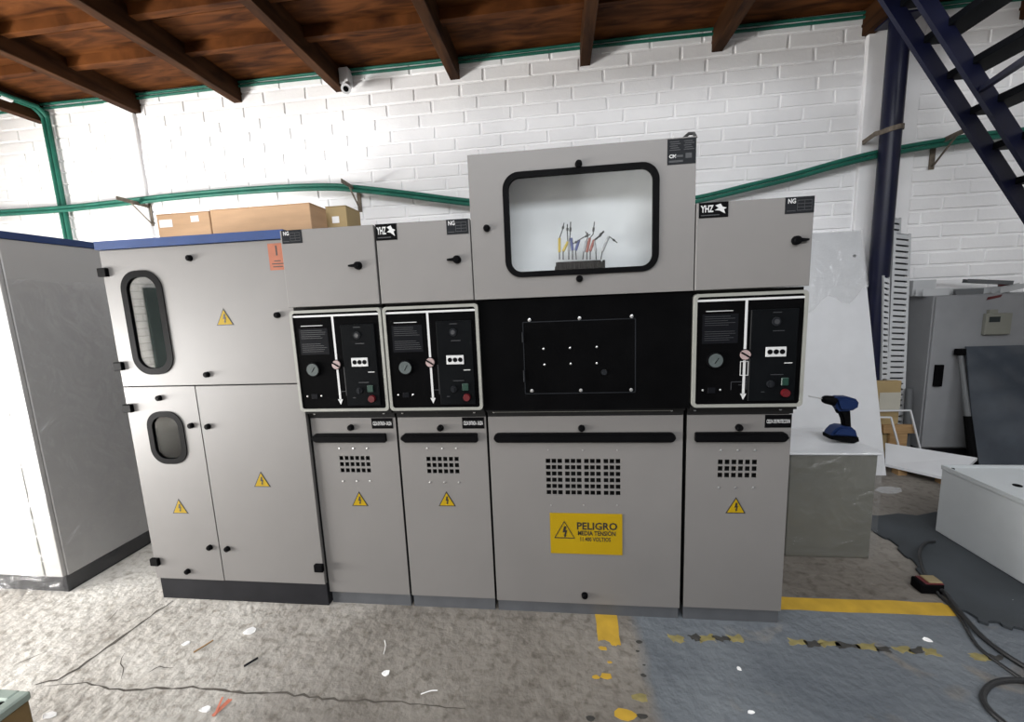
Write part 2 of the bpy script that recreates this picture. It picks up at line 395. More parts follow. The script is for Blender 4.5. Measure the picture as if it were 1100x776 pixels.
# other walls of the hall (behind and beside the photographer)
tag(struct('wall_left', B().box(XL-.2, XL, YF-.2, -1.8, 0, 5.3).box(XL-.2, XL, 1.4, YB+.2, 0, 5.3).box(XL-.2, XL, -1.8, 1.4, 1.15, 5.3), BRICKT), 'white side wall of the workshop', 'wall')
tag(struct('wall_right', B().box(XR, XR+.2, YF-.2, YB+.2, 0, 5.3), HALLW), 'grey far side wall of the workshop', 'wall')
b = B(); gridplate(b, [XL-.2, XR+.2], [0, 5.3], [(-3.4, 3.8, 3.5, 4.7)], YF-.2, YF)  # opening added for the high fill light
tag(struct('wall_front', b, HALLW), 'grey wall behind the photographer with an added opening at the high fill light', 'wall')
tag(struct('reflection_panel', B().box(XL+.01, XL+.06, YF+.02, -2.36, 0, 1.85, .004), mat('reflection_panel_dark', (.03, .05, .05), .5)), 'added dark panel by the side wall, unseen, darkens the window reflection', 'reflection panel')  # added out of view so half the tall window reflects dark
# mezzanine deck: planks across the joists, joists, noggings, hall roof with a skylight opening
ceil = struct('ceiling', B().box(XL, XR, MEZ, YB+.2, DECK_Z+.03, DECK_Z+.10), DECK)
tag(ceil, 'brown timber mezzanine deck seen from below', 'ceiling')
y = YB
while y > MEZ+.01:
    y0 = max(MEZ, y-.43)
    for (xa, xb) in ((XL, -1.95), (-1.95, 1.36), (1.36, XR)):
        add('plank', B().box(xa+.002, xb-.002, y0+.003, y-.003, DECK_Z+random.uniform(-.002, .002), DECK_Z+.03), DECK, ceil)
    y = y0
JX = [-6.20, -5.14, -4.06, -2.98, -1.95, -.867, .277, 1.355, 2.495, 3.60, 4.70]
for x in JX: add('joist', B().box(x-.043, x+.043, MEZ, YB+.05, JOIST_Z, DECK_Z, .004), JOIST, ceil)
for k in range(len(JX)-1):
    for yy in (3.32, 2.88, 2.45):
        add('nogging', B().box(JX[k]+.043, JX[k+1]-.043, yy+random.uniform(-.03, .01), yy+.05, 3.495, DECK_Z), DECK, ceil)
b = B()
for (a, c, d, e) in ((XL-.2, XR+.2, YF-.2, -1.2), (XL-.2, -3.3, -1.2, .4), (3.7, XR+.2, -1.2, .4), (XL-.2, XR+.2, .4, YB+.2)):
    b.box(a, c, d, e, 5.2, 5.3)
tag(struct('ceiling_hall', b, mat('hall_roof', (.45, .44, .42), .7)), 'roof over the hall with a long skylight opening', 'ceiling')
tag(struct('wall_mezzanine', B().box(XL, XR, MEZ-.05, MEZ, JOIST_Z, 3.75), JOIST), 'timber fascia closing the mezzanine edge', 'wall')

# --- painted and worn marks on the floor
def flat(name, poly, m, z=.0012):
    b = B(); b.prism(poly, .0002, z, 'z'); return add(name, b, m, floor)
def wobble(pts, n=8, a=.006):
    out = []
    for i, p in enumerate(pts):
        q = pts[(i+1) % len(pts)]
        for k in range(n): t = k/n; out.append((p[0]+(q[0]-p[0])*t+random.uniform(-a, a), p[1]+(q[1]-p[1])*t+random.uniform(-a, a)))
    return out
flat('painted_stripe', wobble([(.60, 1.762), (1.655, 1.768), (1.70, 1.80), (1.66, 1.848), (.60, 1.842)], 10, .004), YPAINT)
flat('painted_stripe', wobble([(.130, 1.80), (.127, 1.535), (.165, 1.545), (.185, 1.515), (.216, 1.52), (.232, 1.80)], 6, .004), YPAINT)
def patch(px, py, r, m, n=9, sq=.6):
    c = onZ(px, py); return flat('paint_fleck', [(c.x+r*(.6+.4*random.random())*math.cos(2*math.pi*k/n), c.y+sq*r*(.6+.4*random.random())*math.sin(2*math.pi*k/n)) for k in range(n)], m)
for px, py, r in ((648, 697, .022), (651, 727, .030), (640, 728, .018), (672, 768, .042), (655, 712, .012)): patch(px, py, r, YPAINT)
for k, (px, py, r) in enumerate([(686, 690, .018), (691, 726, .014), (688, 750, .034), (690, 770, .022), (685, 700, .010), (634, 772, .02), (692, 715, .008)]): patch(px, py, r, GUNK if k != 2 else TAPEY)
def tape(px0, px1, y0p, y1p):
    x = px0; k = 0
    while x < px1-4:
        wd = random.uniform(12, 22); t = (x-px0)/(px1-px0); yy = y0p+(y1p-y0p)*t
        a, c_, d, e = [onZ(*q) for q in ((x+random.uniform(-2, 2), yy-3.5), (x+wd, yy-3+random.uniform(-1.5, 1)), (x+wd+5, yy+3.5), (x+5+random.uniform(-3, 3), yy+3.5+random.uniform(-2, 1)))]
        flat('hazard_tape', wobble([(a.x, a.y), (c_.x, c_.y), (d.x, d.y), (e.x, e.y)][::-1], 4, .008), (TAPEY, GUNK)[k % 2]); x += wd*(1 if random.random() < .75 else 1.35); k += 1
tape(716, 798, 686, 687); tape(846, 1000, 690, 702); tape(1040, 1070, 706, 707)
def crack(pts, wd):
    P = [onZ(*p) for p in pts]; Q = []
    for a, c in zip(P, P[1:]):
        n = max(2, int((c-a).length/.03))
        for k in range(n): t = k/n; Q.append(a.lerp(c, t)+Vector((random.uniform(-.006, .006), random.uniform(-.006, .006), 0)))
    Q.append(P[-1]); L, Rr = [], []
    for i, p in enumerate(Q):
        d = (Q[min(i+1, len(Q)-1)]-Q[max(i-1, 0)]).normalized(); nrm = Vector((-d.y, d.x, 0)); h = wd*random.uniform(.25, 1)/2*min(1, .3+3*min(i, len(Q)-1-i)/len(Q))
        L.append((p.x+nrm.x*h, p.y+nrm.y*h)); Rr.append((p.x-nrm.x*h, p.y-nrm.y*h))
    b = B()
    for i in range(len(Q)-1): b.pts([(*Rr[i], .0008), (*Rr[i+1], .0008), (*L[i+1], .0008), (*L[i], .0008)], [(0, 1, 2, 3)])
    add('crack', b, CRACK, floor)
crack([(186, 646), (160, 663), (132, 684), (105, 703), (84, 719), (62, 730), (38, 736)], .020)
crack([(45, 737), (95, 733), (125, 742), (165, 740), (205, 739), (240, 743), (300, 745), (365, 752), (430, 755), (500, 762)], .011)
crack([(128, 655), (115, 668)], .010); crack([(133, 702), (130, 730)], .005); crack([(160, 722), (172, 715), (186, 718)], .006)
crack([(8, 718), (50, 700)], .004)

# ================================================================== SWITCHGEAR HELPERS
YD, YU, YC = 1.67, 1.61, 1.65       # lower doors, upper boxes and mechanism fronts, left cabinet front
def knob(parent, x, y, z, r=.0125, wing=0, name='lock_knob'):
    b = B(); b.cyl((x, y+.002, z), (x, y-.012, z), r, r*.92, 16).cyl((x, y-.012, z), (x, y-.015, z), r*.7, r*.55, 14)
    b.box(x-r*.55, x+r*.55, y-.017, y-.014, z-.0018, z+.0018)
    if wing: b.prism([(x, z-r*.5), (x+wing*r*2.3, z-r*.18), (x+wing*r*2.3, z+r*.22), (x, z+r*.5)], y-.013, y-.002)
    return add(name, b, BLACK, parent, True)
def sign(parent, x, y, z, s, name='warning_sign'):
    """warning triangle, s = side; (x,z) centre of its box"""
    h = s*.9
    def tri(k): return [(x-s/2*k, z-h/2*k-(h/6)*(1-k)), (x+s/2*k, z-h/2*k-(h/6)*(1-k)), (x, z+h/2*k-(h/6)*(1-k))]
    b = B(); b.m = 1; b.prism(tri(1), y-.0010, y); b.m = 0; b.prism(tri(.84), y-.0018, y-.0009); b.m = 1
    bolt(b, x, z-h*.10, h*.52, y-.0026, y-.0016)
    return add(name, b, [YELLOW, SIGNBLK], parent)
def bolt(b, x, z, h, y0, y1):
    p = [(-.02, .5), (.16, .5), (.10, .12), (.24, .16), (.10, -.34), (.18, -.32), (.02, -.52), (-.08, -.26), (.0, -.30), (.04, -.02), (-.16, -.08)]
    b.prism([(x+a*h, z+c*h) for a, c in p], y0, y1)
def plate(parent, x0, x1, z0, z1, y, text=None, size=.02, kind='label', name='nameplate'):
    b = B(); b.m = 0; b.box(x0, x1, y-.0014, y+.002, z0, z1); wd = x1-x0; h = z1-z0
    if kind == 'label':
        b.m = 1; b.text(text, (x0+x1)/2, y-.0018, (z0+z1)/2-size*.34, size, 'CENTER', .0006, fit=wd*.88)
    elif kind == 'logo':
        b.m = 1; b.text('YHZ', x0+wd*.07, y-.0018, z0+h*.38, h*.62, 'LEFT', .0010, fit=wd*.44)
        pz = [(.55, .78), (.73, .88), (.80, .68), (.94, .60), (.85, .50), (.90, .22), (.70, .44), (.54, .48), (.67, .62)]
        b.prism([(x0+wd*a, z0+h*c) for a, c in pz], y-.0022, y-.0014)
        b.m = 2; b.box(x0+wd*.07, x0+wd*.7, y-.0019, y-.0013, z0+h*.14, z0+h*.20)
    elif kind == 'ng':
        b.m = 1; b.text(text, x0+wd*.08, y-.0018, z0+h*.62, h*.40, 'LEFT', .0006, .8)
        b.m = 2
        for k in range(4): b.box(x0+wd*.42, x0+wd*.92, y-.0019, y-.0013, z0+h*(.16+k*.2), z0+h*(.20+k*.2))
        for k in range(3): b.box(x0+wd*(.42+k*.25)-.0008, x0+wd*(.42+k*.25)+.0008, y-.0019, y-.0013, z0+h*.16, z0+h*.80)
        b.box(x0+wd*.06, x0+wd*.36, y-.0019, y-.0013, z0+h*.14, z0+h*.19)
    else:
        b.m = 2
        for k in range(5):
            for a, c in ((.08, .46), (.58, .94)): b.box(x0+wd*(a+.03*(k % 2)), x0+wd*(c-.05*(k % 3)), y-.0019, y-.0013, z0+h*(.55+k*.08), z0+h*(.58+k*.08))
        b.m = 1; b.text('CM', x0+wd*.06, y-.0018, z0+h*.26, h*.19, 'LEFT', .0006)
        b.m = 2; b.box(x0+wd*.28, x0+wd*.55, y-.0019, y-.0013, z0+h*.28, z0+h*.36); b.box(x0+wd*.06, x0+wd*.55, y-.0019, y-.0013, z0+h*.08, z0+h*.16)
        b.box(x0+wd*.64, x0+wd*.86, y-.0019, y-.0013, z0+h*.22, z0+h*.42)
    return add(name, b, [PLATE if kind in ('ng', 'cm') else BLACK, LETTER, LETDIM], parent)
def rivets(parent, pts, y, r=.004, m=None):
    for x, z in pts:
        b = B(); b.cyl((x, y+.001, z), (x, y-.002, z), r, r*.9, 10).cyl((x, y-.002, z), (x, y-.0032, z), r*.9, r*.4, 10)
        add('screw', b, m or STEEL, parent, True)
def barhandle(parent, x0, x1, z0, z1, y, lend, rend):
    h = z1-z0; c = (z0+z1)/2
    def end(x, s, kind):
        if kind == 'round': return [(x-s*h/2+s*h/2*math.cos(a), c+h/2*math.sin(a)) for a in [math.radians(-90+180*k/8) for k in range(9)]]
        if kind == 'point': return [(x-s*h*.42, z0), (x, z0+h*.3), (x, z1-h*.3), (x-s*h*.42, z1)]
        r = h*.12; return [(x-s*r, z0), (x, z0+r), (x, z1-r), (x-s*r, z1)]
    poly = end(x1, 1, rend)+end(x0, -1, lend)[::-1]
    b = B(); b.prism(poly, y-.014, y)
    b.prism([(c0+(q[0]-c0)*.97 if 0 else q[0], c+(q[1]-c)*.55) for q in poly for c0 in (0,)], y-.019, y-.013)
    return add('handle_bar', b, BLACK, parent)
def shell(parent, x0, x1, y0, y1, z0, z1, t=.012, name='carcass', m=None, front=False):
    b = B(); b.box(x0, x0+t, y0, y1, z0, z1).box(x1-t, x1, y0, y1, z0, z1).box(x0+t, x1-t, y0, y1, z1-t, z1).box(x0+t, x1-t, y0, y1, z0, z0+t).box(x0+t, x1-t, y1-t, y1, z0+t, z1-t)
    return add(name, b, m or GREYD, parent)
def holes_at(x0, z0, x1, z1, nx, nz, hw, hh, gaps=None):
    out = []
    for i in range(nx):
        for j in range(nz):
            cx = x0+(x1-x0)*(i+.5)/nx; cz = z0+(z1-z0)*(j+.5)/nz
            out.append((cx-hw/2, cx+hw/2, cz-hh/2, cz+hh/2))
    return out

# ================================================================== SWITCHGEAR UNITS
L2X = -.714
def uv(px, py): p = onY(px, py, YU); return p.x-L2X, p.z
def mechanism(unit, x0, x1, right=False):
    """operating panel: cream frame, black face and everything mounted on it"""
    zb, zt = .968, 1.402; y = YU
    X = lambda u: x0+u
    fr = add('mechanism_frame', B().ring(rrect(x0+.001, x1-.001, zb, zt, .016), rrect(x0+.013, x1-.013, zb+.012, zt-.012, .010), y, y+.03), FRAME, unit)
    fc = add('mechanism_panel', B().box(x0+.010, x1-.010, y+.004, y+.028, zb+.010, zt-.010), BLACKP, unit)
    yf = y+.004
    # white busbar line with the arrow
    zl = uv(460, 335)[1]; u0 = uv(458.3, 337)[0]; xa = X(u0+.002)
    b = B(); b.box(x0+.013, x1-.013, yf-.0012, yf, zl-.004, zl+.004)
    zsel = uv(464, 389.5)[1]; zend = uv(465.8, 434)[1]
    b.box(xa-.0045, xa+.0045, yf-.0012, yf, zsel+.018, zl-.004)
    b.box(xa-.0045, xa+.0045, yf-.0012, yf, zend+.022, zsel-.020)
    b.prism([(xa-.011, zend+.024), (xa, zend+.0), (xa+.011, zend+.024)], yf-.0012, yf)
    add('mimic_arrow', b, LETTER, fc)
    b = B(); b.cyl((xa, yf, zsel), (xa, yf-.004, zsel), .0215, .0205, 24); b.m = 1
    b.cyl((xa, yf-.004, zsel), (xa, yf-.009, zsel), .0185, .0180, 24); b.m = 0
    b.bar((xa-.016, yf-.0095, zsel+.010), (xa+.016, yf-.0095, zsel-.010), .002, .006, (0, 1, 0))
    add('position_indicator', b, [BLACK, PINK], fc, True)
    # gauge
    gx, gz = X(uv(436, 395)[0]), uv(436, 395)[1]
    b = B(); b.cyl((gx, yf, gz), (gx, yf-.010, gz), .031, .030, 28); b.m = 1; b.cyl((gx, yf-.010, gz), (gx, yf-.011, gz), .026, .026, 28)
    b.m = 0; b.bar((gx-.004, yf-.0118, gz-.012), (gx+.010, yf-.0118, gz+.010), .001, .002)
    add('pressure_gauge', b, [BLACK, GAUGE], fc, True)
    # printed notice
    ua, za = uv(422.6, 379); ub, zc = uv(452.7, 349)
    b = B(); b.box(X(ua), X(ub), yf-.0010, yf, za, zc)
    b.m = 1
    for k in range(12):
        if k in (5, 6): continue
        zz = zc-.008-(zc-za-.014)*k/12
        b.box(X(ua)+.008, X(ub)-.008-random.uniform(0, .03), yf-.0014, yf-.0009, zz-.0018, zz)
    b.m = 2; b.box(X(ua)+.012, X(ub)-.020, yf-.0014, yf, zc+.010, zc+.0125)
    add('notice_print', b, [TXTBLK, LETDIM, LETTER], fc)
    # relay module on the right
    ua, za = uv(474, 435); ub, zc = uv(506.5, 344)
    if right: ua -= .018
    ua, ub = max(ua, .20), min(ub, x1-x0-.018)
    md = add('relay_module', B().box(X(ua), X(ub), yf-.006, yf+.002, za, zc, .002), MODULE, fc); ym = yf-.006
    ia, iz = uv(480.5, 391); ib, jz = uv(498.5, 382)
    b = B(); b.box(X(ia), X(ib), ym-.004, ym, iz-.002, jz+.002, .001); b.m = 1
    for k in range(3):
        cx = X(ia+(ib-ia)*(.20+.30*k)); b.cyl((cx, ym-.0035, (iz+jz)/2), (cx, ym-.0055, (iz+jz)/2), .0095, .009, 16)
    add('voltage_sockets', b, [LETTER, BLACK], fc, True)
    g = uv(500.5, 415.5); b = B().box(X(g[0])-.013, X(g[0])+.013, ym-.006, ym, g[1]-.016, g[1]+.014, .002); add('green_push_button', b, GREEN, fc)
    g = uv(502, 426); b = B(); b.cyl((X(g[0]), ym, g[1]-.003), (X(g[0]), ym-.012, g[1]-.003), .0155, .014, 20); add('red_push_button', b, RED, fc, True)
    g = uv(488, 418); b = B(); b.cyl((X(g[0]), ym, g[1]), (X(g[0]), ym-.006, g[1]), .014, .013, 18); b.box(X(g[0])-.003, X(g[0])+.003, ym-.010, ym-.006, g[1]-.012, g[1]+.012); add('rotary_switch', b, PLATE, fc, True)
    g = uv(487, 357); b = B(); b.cyl((X(g[0]), ym, g[1]), (X(g[0]), ym-.004, g[1]), .016, .015, 20); b.m = 1; b.cyl((X(g[0]), ym-.004, g[1]), (X(g[0]), ym-.006, g[1]), .009, .009, 16)
    add('key_socket', b, [PLATE, LETDIM], fc, True)
    b = B(); g = uv(502, 397.5); b.box(X(g[0])-.014, X(g[0])+.014, ym-.0008, ym, g[1]-.0016, g[1]+.0016); b.m = 1
    for px, py, wd in ((487, 348, .03), (490, 366, .04), (493, 409, .045), (482, 426, .012)):
        g = uv(px, py); b.box(X(g[0])-wd/2, X(g[0])+wd/2, ym-.0008, ym, g[1]-.0014, g[1]+.0014)
    pr = add('module_print', b, [LETTER, LETDIM], fc); pr['kind'] = 'stuff'
    # mimic branch lines
    b = B(); g = uv(474, 424); um, zt2, zb2 = uv(473, 392)[0], uv(473, 392)[1], g[1]
    xm = min(X(um), X(ua)-.004)
    b.box(xm-.0012, xm+.0012, yf-.0009, yf, zb2, zt2); b.box(xm-.03, xm, yf-.0009, yf, zb2+.018, zb2+.020)
    if right:
        b.box(xa-.045, xm, yf-.0009, yf, zsel-.105, zsel-.1025); b.box(xa-.046, xa-.0437, yf-.0009, yf, zsel-.135, zsel-.1025)
        b.m = 1
        b.ring([(xa+.015, zsel-.025), (xa-.015, zsel-.025), (xa-.015, zsel-.08), (xa+.015, zsel-.08)], [(xa+.0125, zsel-.0275), (xa-.0125, zsel-.0275), (xa-.0125, zsel-.0775), (xa+.0125, zsel-.0775)], yf-.0011, yf)
    add('mimic_branch', b, [LETDIM, LETTER], fc)
    for px, py in ((428, 424.7), (443.9, 424.2)):
        g = uv(px, py); rivets(fc, [(X(g[0]), g[1])], yf, .004)
    g = uv(436, 424.5); add('padlock_slot', B().box(X(g[0])-.014, X(g[0])+.014, yf-.002, yf, g[1]-.012, g[1]+.010, .001), TXTBLK, fc)
    return fc
def lower(unit, x0, x1, hx0, hx1, lend, rend, grid, text=None, tri=None):
    """lower cable-compartment door with vent holes, handle bar, lock, label"""
    z0, z1 = .066, .922
    gx0, gx1, gz0, gz1, nx, nz, hw, hh = grid
    b = B(); gridplate(b, [x0+.003, x1-.003], [z0, z1], holes_at(gx0, gz0, gx1, gz1, nx, nz, hw, hh), YD, YD+.004)
    d = add('compartment_door', b, GREY, unit)
    add('vent_backing', B().box(gx0-.03, gx1+.03, YD+.030, YD+.033, gz0-.03, gz1+.03), DARKGAP, d)
    barhandle(d, hx0, hx1, .812, .851, YD, lend, rend)
    return d
def unit_common(name, x0, x1, label, base_dx=0):
    u = root(name, ((x0+x1)/2, 1.95, 0), label, 'switchgear', 'switchgear cubicles standing in one row')
    add('plinth', B().box(x0+.006, x1-.006-base_dx, YD+.012, 2.42, 0, .058), PLINTHG, u)
    shell(u, x0+.003, x1-.003, YD+.02, 2.42, .058, .945, .012, 'cable_compartment', DARKGAP)
    add('gap_strip', B().box(x0+.003, x1-.003, YD-.006, YD+.014, .926, .966), DARKGAP, u)
    add('mechanism_housing', B().box(x0+.004, x1-.004, YU+.03, 2.42, .950, 1.414), DARKGAP, u)
    for xx in (x0+.03, x1-.05): rivets(u, [(xx, .945)], YD-.006, .006)
    return u
def feeder(x0, x1, label, knob_px, knob_wing, plates, lower_cfg, right=False, name='switchgear_cubicle', ux1=None):
    ux1 = ux1 or x1
    u = unit_common(name, x0, x1, label, .0)
    mechanism(u, x0, x1, right)
    # upper instrument box with its door
    shell(u, x0+.003, ux1-.003, YU+.02, 2.25, 1.416, 1.724, .010, 'instrument_box')
    d = add('instrument_door', B().box(x0+.002, ux1-.002, YU, YU+.018, 1.416, 1.727, .002), GREY, u)
    k = onY(*knob_px, YU); knob(d, k.x, YU, k.z, .0165, knob_wing, 'door_lock')
    for (pa, pb, text, size, kind) in plates:
        a, c = onY(*pa, YU), onY(*pb, YU); plate(d, max(a.x, x0+.003), min(c.x, ux1-.003), c.z, min(a.z, 1.7265), YU, text, size, kind)
    cfg = lower_cfg
    d = lower(u, x0, x1, *cfg['handle'], cfg['grid'])
    k = onY(*cfg['knob'], YD); knob(d, k.x, YD, k.z, .0145)
    a, c = onY(*cfg['label'][0], YD), onY(*cfg['label'][1], YD)
    plate(d, a.x, min(c.x, x1-.004), c.z, min(a.z, .920), YD, cfg['text'], .024 if 'PRO' not in cfg['text'] else .021, 'label', 'identification_label')
    rivets(d, [(onY(*p, YD).x, onY(*p, YD).z) for p in cfg['riv']], YD, .0045)
    s = onY(*cfg['sign'], YD); sign(d, s.x, YD, s.z, .078)
    return u
def grid_px(pa, pb, nx, nz, hw, hh):
    a, c = onY(*pa, YD), onY(*pb, YD); return (a.x, c.x, c.z, a.z, nx, nz, hw, hh)
A0, A1, B0, B1, M0, M1, R0, R1 = -1.122, -.719, -.715, -.317, -.313, .492, .502, .902
feeder(A0, A1, 'leftmost narrow grey switchgear cubicle, the one next to the blue-roofed cabinet', (385, 285.5), -1,
       [((302, 247), (325, 261), 'NG', .02, 'ng')],
       dict(handle=(onY(337, 470, YD).x, onY(415.5, 470, YD).x, 'point', 'sq'), grid=grid_px((363.5, 489), (399.5, 509), 6, 3, .0185, .0195),
            knob=(377.3, 459.3), label=((398.5, 446), (422.5, 460.5)), text='CELDA ENTRADA - SALIDA',
            riv=[(365, 482), (380, 482), (394.5, 482), (369, 517), (383.7, 517), (398, 517)], sign=(386.3, 536)))
feeder(B0, B1, 'narrow grey switchgear cubicle between its twin and the tall windowed cubicle', (491, 279), -1,
       [((402, 240), (427, 257.5), None, .02, 'logo'), ((479, 234), (503.5, 251), 'NG', .02, 'ng')],
       dict(handle=(onY(432, 470, YD).x, onY(513.5, 470, YD).x, 'point', 'sq'), grid=grid_px((457, 490), (494.5, 510), 6, 3, .0185, .0195),
            knob=(473.3, 459.7), label=((496, 446), (520.5, 460.5)), text='CELDA ENTRADA - SALIDA',
            riv=[(459, 482), (475, 482), (490, 482), (462, 518.5), (477.5, 518.5), (493, 518.5)], sign=(480, 536)), ux1=-.330)
feeder(R0, R1, 'rightmost narrow grey switchgear cubicle, beside the crate with the cordless drill', (855, 258.5), 1,
       [((751, 215), (782, 233), None, .02, 'logo'), ((844, 209), (878, 228), 'NG', .02, 'ng')],
       dict(handle=(onY(746, 470, YD).x, onY(845, 470, YD).x, 'sq', 'round'), grid=grid_px((770.5, 493), (813.5, 514.5), 6, 3, .0195, .0205),
            knob=(793.5, 459.3), label=((822, 445), (851.5, 459.5)), text='CELDA DE PROTECCION',
            riv=[(774, 484), (792.5, 484), (811, 484), (772, 524), (790, 524), (809, 524)], sign=(790.3, 543)), right=True)
# ---- metering cubicle
u = unit_common('metering_cubicle', M0, M1, 'widest tallest grey switchgear cubicle with a framed window and a yellow danger plate')
b = B(); add('black_cover', B().box(M0-.003, M1+.006, YU+.012, YU+.028, .962, 1.412), BLACKP, u)
cov = [o for o in u.children if o.name.startswith('black_cover')][0]
yk = YU+.012
ia, ic = onY(561, 346, yk), onY(683, 422, yk)
b = B(); b.ring(rrect(ia.x, ic.x, ic.z, ia.z, .006), rrect(ia.x+.004, ic.x-.004, ic.z+.004, ia.z-.004, .004), yk-.0016, yk+.001); add('inner_plate', b, PLATE, cov)
for p in ((568.7, 344), (622.5, 342), (678.5, 340), (571.5, 420), (624, 419.5), (678, 419)): q = onY(*p, yk); rivets(cov, [(q.x, q.z)], yk, .0075)
for p in ((584, 375), (612.3, 374), (641, 373), (585, 392), (613, 391), (641, 390.5)): q = onY(*p, yk); rivets(cov, [(q.x, q.z)], yk, .0045)
for p0, p1 in (((561.5, 357), (562, 368)), ((563, 398), (564, 410))):
    a, c = onY(*p0, yk), onY(*p1, yk); add('hinge', B().cyl((a.x, yk-.003, c.z), (a.x, yk-.003, a.z), .004, n=10), PLATE, cov, True)
q = onY(649, 400, yk); b = B(); b.cyl((q.x, yk, q.z), (q.x, yk-.006, q.z), .012, .011, 16); add('cover_lock', b, PLATE, cov, True)
add('sill_rail', B().box(M0+.03, M1-.05, YD-.014, YD-.004, .944, .954), FRAME, u)
# upper window box
wx0, wx1, wz0, wz1 = -.328, .499, 1.416, 1.955
g0, g1, h0, h1 = -.199, .373, 1.494, 1.881
b = B(); b.box(wx0+.003, wx0+.013, YU+.02, 2.15, wz0, wz1-.003).box(wx1-.013, wx1-.003, YU+.02, 2.15, wz0, wz1-.003).box(wx0+.013, wx1-.013, YU+.02, 2.15, wz1-.013, wz1-.003).box(wx0+.013, wx1-.013, YU+.02, 2.15, wz0, wz0+.010)
add('metering_box', b, GREYD, u)
add('inner_sheet', B().box(wx0+.013, wx1-.013, YU+.135, YU+.138, wz0+.01, wz1-.013), mat('inner_sheet_white', (.86, .87, .89), .6), u)
b = B(); gridplate(b, [wx0, wx1], [wz0, wz1], [(g0+.019, g1-.019, h0+.019, h1-.019)], YU, YU+.018)
wd = add('window_door', b, GREY, u)
add('window_gasket', B().ring(rrect(g0, g1, h0, h1, .062, 8), rrect(g0+.0225, g1-.0225, h0+.021, h1-.021, .042, 8), YU-.006, YU+.010), BLACK, wd)
add('window_pane', B().box(g0+.0205, g1-.0205, YU+.004, YU+.007, h0+.020, h1-.020), GLASS, wd)
for p in ((621.5, 176.5), (523, 245.5), (622.5, 299.5)): q = onY(*p, YU); knob(wd, q.x, YU, q.z, .0135, 0, 'door_lock')
a, c = onY(717, 150, YU), onY(750, 175, YU); plate(wd, a.x, min(c.x, wx1-.002), c.z, min(a.z, wz1-.001), YU, None, .02, 'cm')
b = B(); q = onY(742, 147, YU+.03)
b.tube([Vector(p) for p in ((q.x-.03, YU+.05, wz1-.006), (q.x-.02, YU+.045, wz1+.012), (q.x-.004, YU+.04, wz1+.024), (q.x+.012, YU+.035, wz1+.022), (q.x+.018, YU+.03, wz1+.004))], .006, 8); add('cable_tail', b, CABLE, u, True)
# lower door
a, c = onY(585.5, 492, YD), onY(667, 533.5, YD)
hs = []
for g in range(4):
    ga = a.x+(c.x-a.x)*(g/4+.006*g); gw = (c.x-a.x)*.235
    hs += holes_at(ga, c.z, ga+gw, a.z, 3, 6, .0195, .0195)
b = B(); gridplate(b, [M0+.003, M1-.003], [.060, .922], hs, YD, YD+.004); d = add('compartment_door', b, GREY, u)
add('vent_backing', B().box(a.x-.03, c.x+.03, YD+.030, YD+.033, c.z-.03, a.z+.03), DARKGAP, d)
barhandle(d, onY(531, 470, YD).x, onY(725, 470, YD).x, .811, .851, YD, 'round', 'round')
for p in ((624.7, 460), (628, 639.3)): q = onY(*p, YD); knob(d, q.x, YD, q.z, .0145)
rivets(d, [(onY(*p, YD).x, onY(*p, YD).z) for p in ((589, 483.5), (626, 484), (663, 484), (592, 543), (627, 543), (663, 543))], YD, .0035, GREYD)
a, c = onY(590.5, 551, YD), onY(668.5, 597, YD); x0, x1, z0, z1 = a.x, c.x, c.z+.003, a.z
b = B(); b.box(x0, x1, YD-.003, YD, z0, z1); b.m = 1; yy = YD-.0035; wdt = x1-x0; ht = z1-z0
def trg(k, cx, cz, s): return [(cx-s*k, cz-s*.82*k-s*.10*(1-k)), (cx+s*k, cz-s*.82*k-s*.10*(1-k)), (cx, cz+s*.98*k-s*.10*(1-k))]
cx, cz, ss = x0+wdt*.20, z0+ht*.58, wdt*.147
b.ring(trg(1, cx, cz, ss), trg(.88, cx, cz, ss), yy-.0006, yy+.0006); bolt(b, cx, cz-.006, ht*.27, yy-.0006, yy+.0006)
b.text('PELIGRO', x0+wdt*.37, yy, z0+ht*.615, .046, 'LEFT', .0011, fit=wdt*.555)
b.text('MEDIA TENSIÓN', x0+wdt*.385, yy, z0+ht*.47, .029, 'LEFT', .0008, fit=wdt*.52)
b.text('11.400 VOLTIOS', x0+wdt*.41, yy, z0+ht*.325, .027, 'LEFT', .0006, fit=wdt*.42)
add('danger_plate', b, [YELLOW, SIGNBLK], d)
# terminal block standing inside the window
tb = root('terminal_block', (.08, YU+.06, h0+.02), 'black terminal block with small coloured wire tails inside the framed window', 'terminal block')
yt = YU+.055
a, c = onY(596, 288, yt), onY(651, 277, yt); zb = h0-.012
b = B(); zt = a.z+(c.z-a.z)*.80
b.prism([(a.x-.004, zb), (c.x, zb), (c.x-.004, zt-.02), (c.x-.02, zt), (a.x+.012, zt), (a.x, zt-.02)], yt+.016, yt+.020)
n = 11
for k in range(n):
    xx = a.x+(c.x-a.x)*(k+.5)/n; b.box(xx-.0045, xx+.0045, yt-.012, yt+.016, zb, zt-.003, .001)
b.box(a.x-.004, c.x, yt-.014, yt+.018, zb, zb+.012)
add('terminal_rail', b, [BLACK], tb)
b = B()
for k in range(n): xx = a.x+(c.x-a.x)*(k+.5)/n; b.cyl((xx, yt-.012, zb+.022), (xx, yt-.014, zb+.022), .003, n=8)
add('terminal_screws', b, STEEL, tb)
WYEL = mat('wire_yellow', (.50, .36, .05), .5); WBLU = mat('wire_blue', (.05, .07, .22), .5); WRED = mat('wire_brown', (.28, .08, .06), .5); WGRY = mat('wire_grey', (.30, .30, .31), .5)
